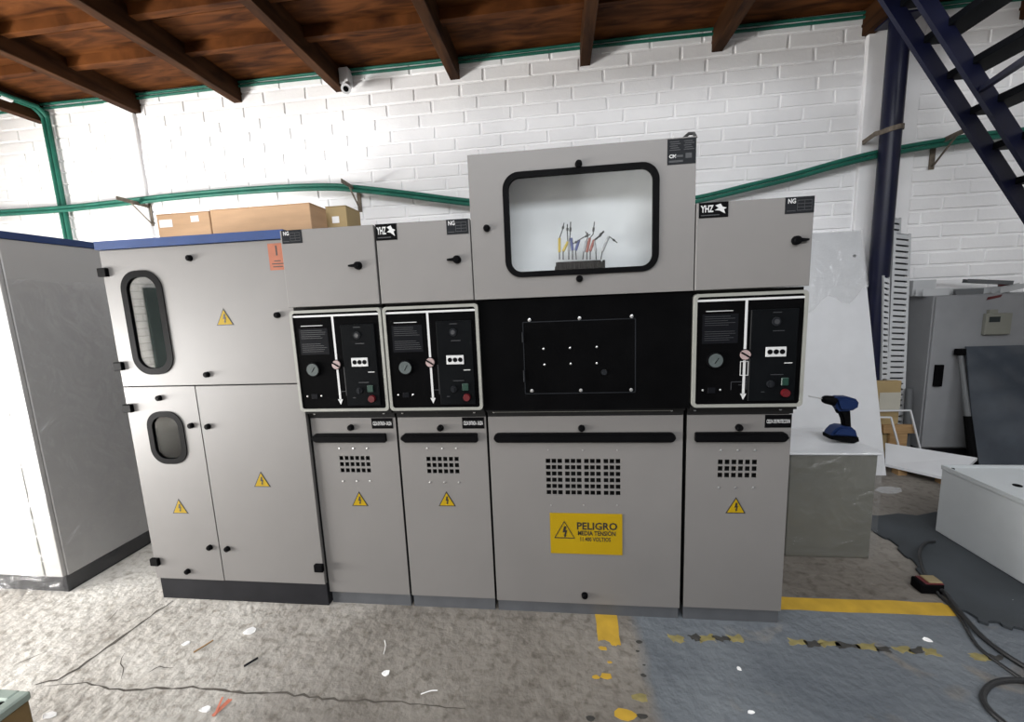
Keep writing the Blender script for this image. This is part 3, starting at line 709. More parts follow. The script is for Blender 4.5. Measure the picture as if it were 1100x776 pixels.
def wire(pts, m):
    P = [onY(*p, yt+.004*((i % 3)-1)) for i, p in enumerate(pts)]
    b = B(); k = len(P); b.m = 1; b.tube(P[:2], .0022, 7); b.m = 0; b.tube([P[1], P[2]], .0055, 9)
    b.m = 1; b.tube(P[2:], .0020, 7); t0 = P[-2].lerp(P[-1], .25); t1 = P[-2].lerp(P[-1], .55); b.tube([t0, t1], .0042, 8)
    add('wire_tail', b, [m, CABLE], tb, True)
wire([(601, 279), (601, 271), (601, 256), (604, 248), (606, 239.5)], WYEL)
wire([(605, 279), (605, 270), (610, 260), (609.5, 250), (609.5, 241)], WYEL)
wire([(611, 279), (611, 270), (611.5, 260), (612.5, 252), (613, 238.5)], WGRY)
wire([(615, 279), (615, 269), (613.5, 256), (616, 262), (622, 258)], WBLU)
wire([(619, 279), (618.5, 269), (622, 258), (627, 255), (634, 252)], WBLU)
wire([(626, 279), (627, 271), (630, 259), (632, 253), (629, 249)], WGRY)
wire([(630.5, 279), (630.5, 271), (633.5, 256), (637, 252), (638.5, 238.5)], WRED)
wire([(634, 279), (634, 270), (638, 258), (643, 254), (648.5, 248)], WRED)
wire([(640.5, 279), (640, 270), (638, 259), (642, 256), (649, 249)], WGRY)
wire([(645.5, 279), (647, 270), (654, 254), (657, 256), (663, 261)], WGRY)

# ================================================================== LEFT CABINET
lx0, lx1 = -2.014, -1.126
u = root('metal_cabinet', ((lx0+lx1)/2, 2.0, 0), 'light grey cabinet with blue roof, black base and two rounded windows', 'cabinet')
add('plinth', B().box(lx0+.004, lx1+.002, YC+.008, 2.44, 0, .112, .002), PLINTH, u)
shell(u, lx0+.002, lx1, YC+.02, 2.44, .112, 1.70, .012, 'carcass', DARKGAP)
add('shelf_divider', B().box(lx0+.014, lx1-.012, YC+.03, 2.42, 1.074, 1.086), GREYD, u)
b = B(); b.prism([(YC-.012, 1.702), (2.46, 1.702), (2.46, 1.742), (YC-.012, 1.738)], lx0-.006, lx1+.0, 'x'); add('roof', b, BLUE, u)
def win_door(name, x0, x1, z0, z1, g, rad, gw, ins, pane=None):
    g0, g1, h0, h1 = g
    b = B(); gridplate(b, [x0, x1], [z0, z1], [(g0+ins, g1-ins, h0+ins, h1-ins)], YC, YC+.018); d = add(name, b, GREY, u)
    add('window_gasket', B().ring(rrect(g0, g1, h0, h1, rad, 8), rrect(g0+gw, g1-gw, h0+gw, h1-gw, rad-gw*.9, 8), YC-.005, YC+.008), BLACK, d, True)
    add('window_pane', B().box(g0+gw*.9, g1-gw*.9, YC+.003, YC+.006, h0+gw*.9, h1-gw*.9), pane or GLASSD, d)
    return d
d1 = win_door('upper_door', lx0, lx1, 1.088, 1.699, (-1.935, -1.730, 1.140, 1.606), .085, .029, .026)
d2 = win_door('lower_window_door', lx0, -1.650, .116, 1.082, (-1.922, -1.735, .712, .966), .075, .026, .0225, GLASSL)
d3 = add('lower_plain_door', B().box(-1.646, lx1, YC, YC+.018, .116, 1.082, .0015), GREY, u)
for dd, pts in ((d1, ((204.3, 277.5), (298.5, 338.7), (223, 402.5))), (d2, ((171.7, 427.7), (206, 457.3), (226, 588), (202.3, 613.7))), (d3, ((224, 458.3), (244.8, 589.5)))):
    for p in pts: q = onY(*p, YC); knob(dd, q.x, YC, q.z, .0135)
for dd, p in ((d1, (241, 340.5)), (d2, (193, 544)), (d3, (281, 515))): q = onY(*p, YC); sign(dd, q.x, YC, q.z, .083)
for dd, p, s in ((d1, (113, 293), 1), (d1, (130, 393.5), 1), (d2, (140, 438.5), 1), (d2, (168.5, 603), 1), (d3, (344, 609.5), -1)):
    q = onY(*p, YC); b = B(); b.box(q.x-.024, q.x+.020, YC-.016, YC+.002, q.z-.019, q.z+.019, .003); add('hinge', b, BLACK, dd)
a, c = onY(287, 261, YC), onY(303, 290, YC)
b = B(); b.box(a.x, a.x+.075, YC-.001, YC, c.z, a.z-.004); b.m = 1
for k, (s, e) in enumerate(((.2, .8), (.15, .85), (.3, .7))): b.box(a.x+.075*s, a.x+.075*e, YC-.0014, YC-.0009, c.z+.012+.012*k, c.z+.016+.012*k)
b.box(a.x+.034, a.x+.041, YC-.0014, YC-.0009, c.z+.06, c.z+.10)
add('orange_sticker', b, [ORANGE, SIGNBLK], d1)

# ================================================================== TALL WRAPPED CABINET AT THE LEFT
tx0, tx1, ty0, ty1 = -3.62, -2.565, 1.655, 2.92
u = root('wrapped_cabinet', ((tx0+tx1)/2, (ty0+ty1)/2, 0), 'tall grey cabinet wrapped in clear film at the far left, standing apart from the row', 'cabinet')
add('plinth', B().box(tx0+.01, tx1-.004, ty0+.012, ty1, 0, .088, .002), PLINTH, u)
add('carcass', B().box(tx0, tx1, ty0+.02, ty1, .088, 1.79, .003), GREYT, u)
d = add('front_door', B().box(tx0+.004, tx1-.004, ty0, ty0+.018, .092, 1.788, .002), GREYT, u)
add('door_trim', B().box(tx1-.115, tx1-.108, ty0-.003, ty0, .10, 1.78), FRAME, d)
add('roof', B().box(tx0-.01, tx1+.004, ty0-.01, ty1, 1.79, 1.826, .003), BLUE, u)
# film: a loose skin over front and side, with folds
b = B(); NX, NZ = 26, 44; vs = {}
path = [(tx0+(tx1+.007-tx0)*k/14, ty0-.008) for k in range(15)]+[(tx1+.007, ty0-.008+(ty1-ty0)*k/12) for k in range(1, 13)]
rr = random.Random(3)
for j in range(NZ+1):
    z = .015+(1.60-.015)*j/NZ
    for i, (x, yv) in enumerate(path):
        w1 = .004*(math.sin(9*z+i*.8)+math.sin(23*z-i*1.3))+rr.uniform(-.002, .002)
        fl = .012*max(0, (.12-z)/.12)
        if i <= 14: vs[i, j] = b.bm.verts.new((x, yv-abs(w1)-fl*.5, z))
        else: vs[i, j] = b.bm.verts.new((x+abs(w1)*.5+fl*.4, yv, z+rr.uniform(-.01, .01)))
for i in range(len(path)-1):
    for j in range(NZ): b._face([vs[i, j], vs[i+1, j], vs[i+1, j+1], vs[i, j+1]])
add('plastic_film', b, FILM, u, True)

# ================================================================== CARTONS ON THE CABINET ROOF
ROOF = 1.742
def carton(pa, pb, Y, depth, label, m=None, flap=False, tape_=True, labs=(), z0=ROOF, ang=0, name='cardboard_box'):
    """pa top-left pixel, pb top-right pixel of the front face at distance Y"""
    a, c = onY(*pa, Y), onY(*pb, Y); m = m or CARTON; zt = (a.z+c.z)/2
    u = root(name, ((a.x+c.x)/2, Y+depth/2, z0), label, 'cardboard box')
    add('carton_body', B().box(a.x, c.x, Y, Y+depth, z0, zt-.004, .003), m, u)
    mid = Y+depth/2
    b = B(); b.box(a.x-.001, c.x+.001, Y, mid-.002, zt-.004, zt, .001).box(a.x-.001, c.x+.001, mid+.002, Y+depth, zt-.004, zt, .001); add('top_flaps', b, m, u)
    for (x, z, w_, h_) in labs: add('paper_label', B().box(a.x+x, a.x+x+w_, Y-.0012, Y+.001, zt-z-h_, zt-z), PAPER, u)
    return u
carton((167, 230), (224, 227), 2.02, .20, 'small cardboard box with two white stickers on the blue-roofed cabinet', labs=((.015, .03, .075, .038), (.20, .02, .045, .03)))
u2 = carton((225, 226), (332, 217), 2.02, .15, 'large plain cardboard box in the middle of the three boxes')
carton((349, 222.5), (371, 220), 2.20, .165, 'shallow tan cardboard box with one white label, behind the narrow cubicle', CARTON2, labs=((.035, .055, .04, .035),))

# ================================================================== WALL AND CEILING FITTINGS
# security camera
q = onY(371, 80, 3.80)
u = root('security_camera', (q.x, 3.88, 3.4), 'small white bullet security camera under the ceiling joist', 'camera')
j0 = onY(371, 82, 3.84)
add('junction_box', B().box(j0.x-.045, j0.x+.045, 3.80, 3.898, j0.z-.075, j0.z+.06, .008), WHITEP, u)
p0 = onY(374, 92, 3.78); p1 = onY(371.5, 95.5, 3.60)
b = B(); b.tube([p0, p0.lerp(p1, .85)], .034, 16); add('camera_body', b, WHITEP, u, True)
b = B(); e = p0.lerp(p1, .84); b.tube([e, p1], .040, 18); bd = add('sun_shield', b, WHITEP, u, True)
b = B(); dd = (p1-p0).normalized(); b.tube([p1-dd*.002, p1+dd*.003], .022, 16); add('lens', b, BLACK, u, True)
b = B(); b.tube([Vector((p0.x, 3.81, p0.z+.0)), p0+(p1-p0)*.2], .012, 8); add('mount_arm', b, WHITEP, u)
# green conduits along the wall
pts = [(-20, 230), (60, 225), (128, 218), (190, 211), (260, 205), (320, 201.5), (360, 201), (385, 203), (430, 208), (500, 217)]
seg = [onY(*p, 3.80) for p in pts]+[Vector((-.2, 3.80, 2.225)), Vector((.35, 3.80, 2.17)), Vector((.85, 3.80, 2.175))]+[onY(*p, 3.80) for p in ((750, 214), (800, 202), (850, 190), (900, 176), (945, 165), (1000, 155), (1050, 147), (1105, 141))]
def smooth(P, n=5):
    out = []
    for i in range(len(P)-1):
        a, b_, c, d_ = P[max(i-1, 0)], P[i], P[i+1], P[min(i+2, len(P)-1)]
        for k in range(n):
            t = k/n; out.append(.5*((2*b_)+(c-a)*t+(2*a-5*b_+4*c-d_)*t*t+(3*b_-a-3*c+d_)*t**3))
    return out+[P[-1]]
for k, lab in enumerate(('upper of two green conduits sagging along the white wall', 'lower of two green conduits sagging along the white wall')):
    tag(add('conduit', B().tube(smooth([p+Vector((0, 0, .016-.034*k)) for p in seg]), .0165, 10), CONDUIT, None, True), lab, 'conduit', 'green conduits along the wall')
v0, v1 = onY(50, 128, 3.85), onY(71, 256, 3.85)
vx = (v0.x+v1.x)/2
for k, lab in enumerate(('left green pipe of the vertical pair at the left of the wall', 'right green pipe of the vertical pair at the left of the wall')):
    x = vx-.025+.05*k
    P = [Vector((x, 3.855, .05)), Vector((x, 3.855, 1.5)), Vector((x, 3.855, 3.30)), Vector((x, 3.845, 3.42)), Vector((x, 3.79, 3.475)), Vector((x, 3.70, 3.485)), Vector((x-.0, 2.9, 3.47)), Vector((x-.0, 2.36, 3.47))]
    u = root('vertical_pipe', (x, 3.855, .05), lab, 'pipe', 'vertical green pipes')
    add('pipe_run', B().tube(smooth(P, 4), .0185, 10), CONDUIT, u, True)
    if k == 0: add('coupling', B().tube([(x, 3.62, 3.483), (x, 3.54, 3.483)], .03, 12), PAPER, u, True)
for k, (z, yy, lab) in enumerate(((3.548, 3.878, 'green conduit in the corner where the wall meets the deck, the top one'), (3.515, 3.880, 'green conduit in the corner where the wall meets the deck, just below another'))):
    P = [Vector((x, yy, z+.004*math.sin(x*2+k))) for x in [XL+.05+.4*i for i in range(28)] if x < XR]
    tag(add('ceiling_conduit', B().tube(P, .012, 8), CONDUIT, None, True), lab, 'conduit', 'green conduits under the deck')
# steel brackets that carry the conduit
for rp, tp, lab in (((160, 222), (125, 211), 'rusty steel wall bracket above the left cardboard box end'), ((385, 206), (352, 193), 'rusty steel wall bracket above the right-hand cardboard box'), ((1003, 156), (1047, 134), 'rusty steel wall bracket to the right of the blue column')):
    r = onY(*rp, 3.89); t = onY(*tp, 3.58); x = r.x; z = (r.z+t.z)/2-.012
    u = root('wall_bracket', (x, 3.89, z-.2), lab, 'bracket', 'conduit brackets')
    add('arm', B().bar((x, 3.90, z), (x+.0, 3.58, z+.012), .035, .006, (0, 0, 1)), RUST, u)
    add('wall_leg', B().bar((x, 3.893, z-.19), (x, 3.893, z+.03), .04, .006, (1, 0, 0)), RUST, u)
    add('brace', B().bar((x+.004, 3.888, z-.17), (x+.004, 3.70, z), .012, .008, (1, 0, 0)), RUST, u)
# blue column with its rusty strap
cx, cy, cr = 2.585, 3.72, .068
cl = (onY(958, 50, cy).x+onY(978, 50, cy).x)/2; cl2 = (onY(930, 300, cy).x+onY(951, 300, cy).x)/2; cx = (cl+cl2)/2
u = root('steel_column', (cx, cy, 0), 'round navy blue steel column in front of the white pilaster', 'column')
add('column_pipe', B().cyl((cx, cy, 0), (cx, cy, JOIST_Z-.012), cr, n=28), NAVY, u, True)
add('head_plate', B().box(cx-.11, cx+.11, cy-.10, cy+.10, JOIST_Z-.012, JOIST_Z), NAVY, u)
sp = onY(945, 138, cy-.05)
b = B(); arc = [Vector((cx+(cr+.006)*math.cos(a), cy+(cr+.006)*math.sin(a), sp.z+.01*math.cos(a))) for a in [math.radians(200-k*20-180+160) for k in range(12)]]
arc = [Vector((cx-.10, YB-.03, sp.z-.035)), Vector((cx-cr-.03, cy+.02, sp.z-.015))]+[Vector((cx+(cr+.007)*math.cos(a), cy+(cr+.007)*math.sin(a), sp.z-.005+.012*math.cos(a))) for a in [math.radians(190+k*18) for k in range(11)]]+[Vector((cx+cr+.014, cy+.06, sp.z)), Vector((cx+cr+.02, YB-.03, sp.z-.01))]
for p, q in zip(arc, arc[1:]): b.bar(p, q, .036, .005, (0, 0, 1))
add('strap', b, RUST, u)
# blue steel stair
YA = 3.20
def strp(px, py): return onY(px, py, YA)
a0, a1 = strp(984, 43.6), strp(1100, 222)
slope = (a1.z-a0.z)/(a1.x-a0.x)
top = Vector((a0.x+(3.36-a0.z)/slope, YA, 3.36)); bot = Vector((a0.x+(0.02-a0.z)/slope, YA, .02))
u = root('steel_stair', (bot.x, 2.7, 0), 'dark navy steel open-tread stair climbing to the deck at the right', 'stair')
for yy in (YA, YA-.17, 2.30):
    add('stringer', B().bar(top+Vector((0, yy-YA, 0)), bot+Vector((0, yy-YA, 0)), .03, .085, (0, 1, 0)), NAVY, u)
dirv = (bot-top).normalized()
t0 = strp(992, 44); t1 = strp(1063, 158)
dz = (t1.z-t0.z)/3
z = t0.z+(-dz)*1
while z > .1:
    x = t0.x+(z-t0.z)/slope
    add('tread', B().box(x-.01, x+.16, 2.26, YA+.015, z-.022, z+.022, .003), NAVYD, u); z += dz
p0 = onY(1054, 96, YA-.17); 
add('brace_bar', B().bar(p0, onY(1112, 57, 2.30), .03, .03, (0, 0, 1)), NAVY, u)
add('landing_beam', B().box(top.x-.25, top.x+.02, 2.26, YA+.04, JOIST_Z-.10, JOIST_Z, .003), JOIST, u)

# ================================================================== RIGHT-HAND CORNER
# wrapped crate and the drill
CT = .578
u = root('wrapped_crate', (1.375, 2.34, 0), 'olive grey crate wrapped in clear film with a drill standing on it', 'crate')
cm = mat('crate_board', (.108, .105, .086), .55, var=.07, scale=3, bump=.05, bscale=20)
add('crate_body', B().box(1.168, 1.578, 2.16, 2.56, 0, CT-.012, .004), cm, u)
add('crate_lid', B().box(1.160, 1.592, 2.152, 2.57, CT-.012, CT, .003), WHITEP, u)
b = B(); vs = {}; rr = random.Random(5)
prof = [(2.150, .02), (2.150, .15), (2.150, .30), (2.150, .42), (2.150, .52), (2.148, CT-.012), (2.146, CT+.004), (2.20, CT+.004), (2.27, CT+.004), (2.34, CT+.004), (2.42, CT+.004), (2.50, CT+.004), (2.57, CT+.004)]
for i in range(19):
    x = 1.158+(1.594-1.158)*i/18
    for j, (yy, z) in enumerate(prof):
        k = rr.uniform(0, .005)+.002*math.sin(i*1.7+j)
        inner = j >= 7 and (1.36 < x < 1.60 and 2.25 < yy < 2.40)
        vs[i, j] = b.bm.verts.new((x, yy-(abs(k) if j < 6 else 0), z+(0 if j < 6 or inner else abs(k)*(2.2 if i < 6 else 1))))
for i in range(18):
    for j in range(len(prof)-1): b._face([vs[i, j], vs[i+1, j], vs[i+1, j+1], vs[i, j+1]])
add('crate_film', b, FILM, u, True)
# cordless drill
dz0 = CT+.009; q = onZ(903, 473, dz0); DX, DY = q.x, q.y
u = root('cordless_drill', (DX, DY, dz0), 'blue and black cordless drill standing upright on the film-wrapped crate', 'drill')
sc = .232/(474-423)                      # metres per pixel at the drill
def dp(px, py): p = onY(px, py, DY); return (p.x, p.z)
def slab(name, pts, th, m, bev=.006):
    t = bmesh.new(); P = [dp(*p) for p in pts]
    a = [t.verts.new((x, DY-th/2, z)) for x, z in P]; c = [t.verts.new((x, DY+th/2, z)) for x, z in P]; n = len(P)
    t.faces.new(a); t.faces.new(c[::-1])
    for i in range(n): t.faces.new([a[(i+1) % n], a[i], c[i], c[(i+1) % n]])
    bmesh.ops.recalc_face_normals(t, faces=t.faces)
    ed = [e for e in t.edges if abs(e.verts[0].co.y-e.verts[1].co.y) < 1e-6]
    bmesh.ops.bevel(t, geom=ed, offset=bev, segments=2, affect='EDGES', clamp_overlap=True)
    b = B(); b.join(t); return add(name, b, m, u, True)
slab('motor_housing', [(893, 427), (898, 425.5), (908, 425.5), (917, 428), (920, 432), (919, 437), (914, 440), (908, 441), (899, 441), (896, 437)], .062, DRILLB, .014)
slab('grip', [(898, 440), (912, 440), (912.5, 450), (913, 459), (905, 459.5), (903.5, 450), (901, 444)], .034, BLACK, .008)
slab('trigger', [(897, 440), (901, 440), (902.5, 445), (899, 444)], .020, BLACK, .003)
slab('battery_housing', [(895, 458), (900, 456.5), (911, 457.5), (915, 461), (917, 468), (888.5, 466), (890, 463)], .078, DRILLB, .010)
slab('battery_shoe', [(888, 466), (917, 467.5), (918, 472), (912, 474.2), (888, 470)], .080, BLACK, .005)
P = [Vector((*([dp(px, py)[0]]), DY, dp(px, py)[1])) for px, py in ((896, 431), (891, 430), (887, 429.4), (884.5, 428.8), (883, 428.5))]
add('chuck', B().tube(P, .02, 16, [.026, .025, .023, .018, .008]), BLACK, u, True)
a, c = dp(884, 428.6), dp(868.5, 425.8)
add('drill_bit', B().tube([(a[0], DY, a[1]), (c[0], DY, c[1])], .0028, 8), STEEL, u, True)
# tall white panel leaning on the wall
u = root('leaning_panel', (2.0, 3.25, 0), 'tall white door panel leaning on the wall behind the crate, wrapped at its top', 'panel')
f0 = onZ(952, 511); tp = onX(925, 248, f0.x); th = Vector((0, -math.cos(math.atan2(tp.y-f0.y, tp.z)), -math.sin(math.atan2(tp.y-f0.y, tp.z))))*.012
xa = 1.62; xb = f0.x
fy, ty, tz = f0.y, tp.y, tp.z
def lean(z): return fy+(ty-fy)*z/tz
b = B(); b.pts([(xa, fy, .0), (xb, fy, .0), (xb, ty, tz), (xa, ty, tz), (xa, fy+.03, .0), (xb, fy+.03, .0), (xb, ty+.03, tz), (xa, ty+.03, tz)], [(0, 1, 2, 3), (7, 6, 5, 4), (1, 0, 4, 5), (2, 1, 5, 6), (3, 2, 6, 7), (0, 3, 7, 4)])
add('panel_sheet', b, WHITEP, u)
q = onX(920, 275, 2.36); b = B(); b.cyl((2.345, lean(q.z)-.004, q.z), (2.345, lean(q.z)+.012, q.z), .012, n=14); add('panel_hole', b, BLACK, u, True)
b = B(); vs = {}; rr = random.Random(9)
for i in range(17):
    for j in range(15):
        x = xa-.0+(xb+.006-xa)*i/16; z = tz+.01-(.66-.16*(i/16)+.05*math.sin(i*1.1))*j/14
        vs[i, j] = b.bm.verts.new((x, lean(z)-.006-.006*rr.random(), z))
for i in range(16):
    for j in range(14): b._face([vs[i, j], vs[i+1, j], vs[i+1, j+1], vs[i, j+1]])
add('film_wrap', b, FILM2, u, True)
# crumpled film bunched behind the crate
b = B(); vs = {}; rr = random.Random(12)
for i in range(12):
    for j in range(10):
        x = 1.10+.26*i/11; z = .02+(.74*(1-.55*(i/11)**2))*j/9; yy = 2.62+.05*math.sin(i*.9+j*.7)+.025*rr.random()
        vs[i, j] = b.bm.verts.new((x, yy, z))
for i in range(11):
    for j in range(9): b._face([vs[i, j], vs[i+1, j], vs[i+1, j+1], vs[i, j+1]])
tag(add('plastic_sheet', b, FILM2, None, True), 'crumpled clear plastic sheet bunched behind the film-wrapped crate', 'plastic sheet')
# slotted wiring ducts
def duct(ptl, ptr, pbl, pbr, Y, lab, m=None):
    a, c, d, e = onY(*ptl, Y), onY(*ptr, Y), onY(*pbl, Y), onY(*pbr, Y)
    k = (a.z-0)/(a.z-d.z); fl = a+(d-a)*k; fr = c+(e-c)*k            # carried down to the floor
    u = root('wiring_duct', ((fl.x+fr.x)/2, Y, 0), lab, 'wiring duct', 'slotted wiring ducts leaning in the corner')
    n = int(a.z/.046); dx = (fr-fl)
    b = B(); W = .030; back = .04
    lo = lambda t: fl.lerp(a, t); hi = lambda t: fr.lerp(c, t)
    def strip(t0, t1, s0, s1, y0, y1):
        v = []
        for yv in (y0, y1):
            for t, s in ((t0, s0), (t0, s1), (t1, s1), (t1, s0)):
                p = lo(t).lerp(hi(t), s); v.append((p.x, Y+yv, max(p.z, 0)))
        b.pts(v, [(0, 1, 2, 3), (7, 6, 5, 4), (1, 0, 4, 5), (2, 1, 5, 6), (3, 2, 6, 7), (0, 3, 7, 4)])
    strip(0, 1, 0, .14, 0, .003); strip(0, 1, .86, 1, 0, .003)
    for i in range(n): strip(i/n, (i+.70)/n, .14, .86, 0, .003)
    strip(0, 1, 0, .04, .003, back); strip(0, 1, .96, 1, .003, back)
    add('slotted_face', b, m or PVC, u)
    b = B(); strip_ = b
    v = []
    for yv in (back-.004, back):
        for t, s in ((0, .02), (0, .98), (1, .98), (1, .02)):
            p = lo(t).lerp(hi(t), s); v.append((p.x, Y+yv, max(p.z, 0)))
    b.pts(v, [(0, 1, 2, 3), (7, 6, 5, 4), (1, 0, 4, 5), (2, 1, 5, 6), (3, 2, 6, 7), (0, 3, 7, 4)]); add('duct_back', b, PVCD, u)
duct((960.5, 249), (979, 251), (953, 409), (973, 409), 3.67, 'light grey slotted wiring duct, the wide front one of three beside the blue column')
duct((955, 232), (968.5, 234), (947, 400), (960, 400), 3.79, 'tallest slotted wiring duct, standing behind the wide one')
duct((949.5, 296), (956, 298), (947, 409), (953.5, 409), 3.635, 'shortest narrow slotted wiring duct, between the blue column and the wide duct')
# stacked pieces on the floor by the ducts
q0, q1 = onY(939, 410, 3.57), onY(969, 410, 3.57)
u = root('cardboard_box', ((q0.x+q1.x)/2, 3.59, 0), 'yellowish cardboard box with a clear front label behind the white frames', 'cardboard box')
add('carton_body', B().box(q0.x, q1.x, 3.57, 3.62, 0.0, q0.z, .003), CARTON2, u)
a, c = onY(945, 422, 3.57), onY(966, 442, 3.57); add('paper_label', B().box(a.x, c.x, 3.567, 3.572, c.z, a.z), mat('kraft_label', (.42, .40, .34), .5), u)
a, c = onY(950, 457, 3.535), onY(983, 466, 3.535)
tag(add('wood_offcut', B().box(a.x, c.x, 3.535, 3.565, c.z, a.z, .003).box(a.x+.05, a.x+.12, 3.537, 3.563, 0, c.z, .003).box(c.x-.12, c.x-.05, 3.537, 3.563, 0, c.z, .003), WOODL), 'raw wooden offcut seen through the white frames', 'wood')
q = onY(976, 425, 3.62); b = B(); b.cyl((q.x+.02, 3.62, 0), (q.x+.0, 3.62, q.z+.06), .028, .024, 14); tag(add('dark_tube', b, PVCD, None, True), 'dark plastic tube standing beside the yellowish box', 'tube')
def frame(pts, Y0, Y1, lab, w_=.011):
    """open frame: bar from the left, corner, and down to the floor; leaning from Y0 (floor) to Y1 (top)"""
    P = [onY(*p, Y1 if i < 2 else Y0) for i, p in enumerate(pts)]
    a, c, d = P; d = Vector((d.x, Y0, .012)); a0 = Vector((a.x-.10, a.y, a.z+.003)); e = Vector((d.x-(c.x-a0.x), Y0, .012))
    u = root('sheet_metal_bezel', ((a.x+d.x)/2, Y0, 0), lab, 'frame', 'white frames leaning in the corner')
    for nm, p, q in (('top_bar', a0, c), ('side_bar', c, d), ('side_bar', a0, e), ('bottom_bar', e, d)):
        s = (0, 0, 1) if nm != 'side_bar' else (1, 0, 0)
        add(nm, B().bar(p, q, w_, .010, s), WHITEP, u)
frame(((946, 442), (978, 441), (992, 486)), 3.50, 3.52, 'larger open white metal frame leaning in front of the wooden offcut')
frame(((946, 448.5), (957, 448.5), (971, 482)), 3.465, 3.485, 'smaller open white metal frame leaning nearest the tall panel')
# white plate lying propped on the floor
z_ = .075
c4 = [onZ(951, 498.5, .07), onZ(1024, 515, .07), onZ(1050, 492, .16), onZ(951, 476, .16)]
b = B(); b.pts([*c4, *[p-Vector((0, 0, .02)) for p in c4]], [(0, 1, 2, 3), (7, 6, 5, 4), (1, 0, 4, 5), (2, 1, 5, 6), (3, 2, 6, 7), (0, 3, 7, 4)])
u = root('white_plate', (c4[0].lerp(c4[2], .5).x, c4[0].lerp(c4[2], .5).y, 0), 'flat white sheet-metal plate propped just above the floor by the frames', 'plate')
add('plate_sheet', b, WHITEP, u)
m1 = c4[0].lerp(c4[1], .3).lerp(c4[3], .2); m2 = c4[1].lerp(c4[2], .3).lerp(c4[0], .2); m3 = c4[2].lerp(c4[3], .5).lerp(c4[0], .15)
for mm in (m1, m2, m3): add('prop_block', B().box(mm.x-.03, mm.x+.03, mm.y-.03, mm.y+.03, 0, mm.z-.02), WOODL, u)
# old grey cabinet in the corner
bx0, bx1, by0, by1, bz = 2.925, 4.25, 3.58, 3.865, 1.315
u = root('old_cabinet', ((bx0+bx1)/2, 3.7, 0), 'old grey control cabinet with a small meter, standing in the right-hand corner', 'cabinet')
add('carcass', B().box(bx0, bx1, by0+.018, by1, .07, bz, .004), BACKCAB, u)
add('plinth', B().box(bx0+.02, bx1-.02, by0+.03, by1, 0, .07), PLINTH, u)
d = add('cabinet_door', B().box(bx0+.006, bx1-.005, by0, by0+.016, .085, bz-.008, .003), BACKCAB, u)
a, c = onY(1003.5, 392, by0), onY(1010, 415, by0); add('swing_handle', B().box(a.x, c.x, by0-.02, by0, c.z, a.z, .004), BLACK, d)
a, c = onY(1056, 337, by0), onY(1081, 359, by0)
mt = add('panel_meter', B().box(a.x, c.x, by0-.03, by0, c.z, a.z, .004), METERB, d)
e, g = onY(1063, 340.5, by0-.03), onY(1074, 346, by0-.03); add('meter_screen', B().box(e.x, g.x, by0-.032, by0-.028, g.z, e.z), SCREEN, d)
e, g = onY(1064, 333, by0-.03), onY(1073, 337, by0-.03); add('meter_cap', B().box(e.x, g.x, by0-.025, by0, g.z-.004, e.z, .002), METERB, d)
e, g = onY(1060, 317, by0), onY(1076, 322, by0); add('red_emblem', B().prism([(e.x, g.z), (e.x+.01, (e.z+g.z)/2+.003), (g.x, e.z), (g.x-.01, (e.z+g.z)/2)], by0-.002, by0), RED, d)
# loose pieces on top of the old cabinet
def loose(name, px, Y, w_, d_, h_, rz, tilt, m, lab, cat, z=bz):
    q = onY(px, 310, Y); mtx = Matrix.Translation((q.x, Y, z+h_/2+abs(math.sin(tilt))*w_/2+.001)) @ Matrix.Rotation(rz, 4, 'Z') @ Matrix.Rotation(tilt, 4, 'Y')
    b = B(); b.box(-w_/2, w_/2, -d_/2, d_/2, -h_/2, -h_/2+.004).box(-w_/2, w_/2, -d_/2, -d_/2+.004, -h_/2+.004, h_/2).box(-w_/2, w_/2, d_/2-.004, d_/2, -h_/2+.004, h_/2)
    bmesh.ops.transform(b.bm, matrix=mtx, verts=b.bm.verts)
    tag(add(name, b, m), lab, cat, 'scraps on the old cabinet')
loose('duct_offcut', 1002, 3.70, .22, .06, .055, .15, 0, PVC, 'short grey duct offcut at the left end of the old cabinet top', 'duct offcut')
loose('duct_offcut', 1040, 3.66, .16, .05, .045, -.3, 0, PVCD, 'dark grey duct offcut lying between the pale ones on the old cabinet', 'duct offcut')
loose('duct_offcut', 1050, 3.76, .46, .06, .05, .12, 0, PVC, 'long pale duct offcut at the rear of the old cabinet top', 'duct offcut')
loose('duct_offcut', 1085, 3.68, .30, .05, .04, .35, -.12, PVC, 'tilted pale duct offcut at the right of the old cabinet top', 'duct offcut')
loose('duct_offcut', 1060, 3.72, .30, .05, .03, -.1, .10, PVCD, 'thin dark channel lying over the duct offcuts', 'duct offcut', bz+.062)
a = onY(978, 290, 3.75); c = onY(1082, 291, 3.70)
b = B(); b.bar((a.x, 3.82, bz+.145), (c.x, 3.66, bz+.14), .05, .004, (0, 1, 0)); tag(add('thin_strip', b, PVC), 'long thin grey strip lying across the scraps on the old cabinet', 'strip')
q = onY(1096, 300, 3.70); tag(add('red_roll', B().cyl((q.x, 3.82, bz), (q.x, 3.82, bz+.07), .03, n=16), RED, None, True), 'small red roll at the right end of the old cabinet top', 'roll')
b = B(); q = onY(985, 300, 3.76); b.box(q.x-.03, q.x+.14, 3.75, 3.85, bz, bz+.13, .004); tag(add('small_carton', b, PVC), 'pale grey small box behind the offcuts on the old cabinet', 'box')
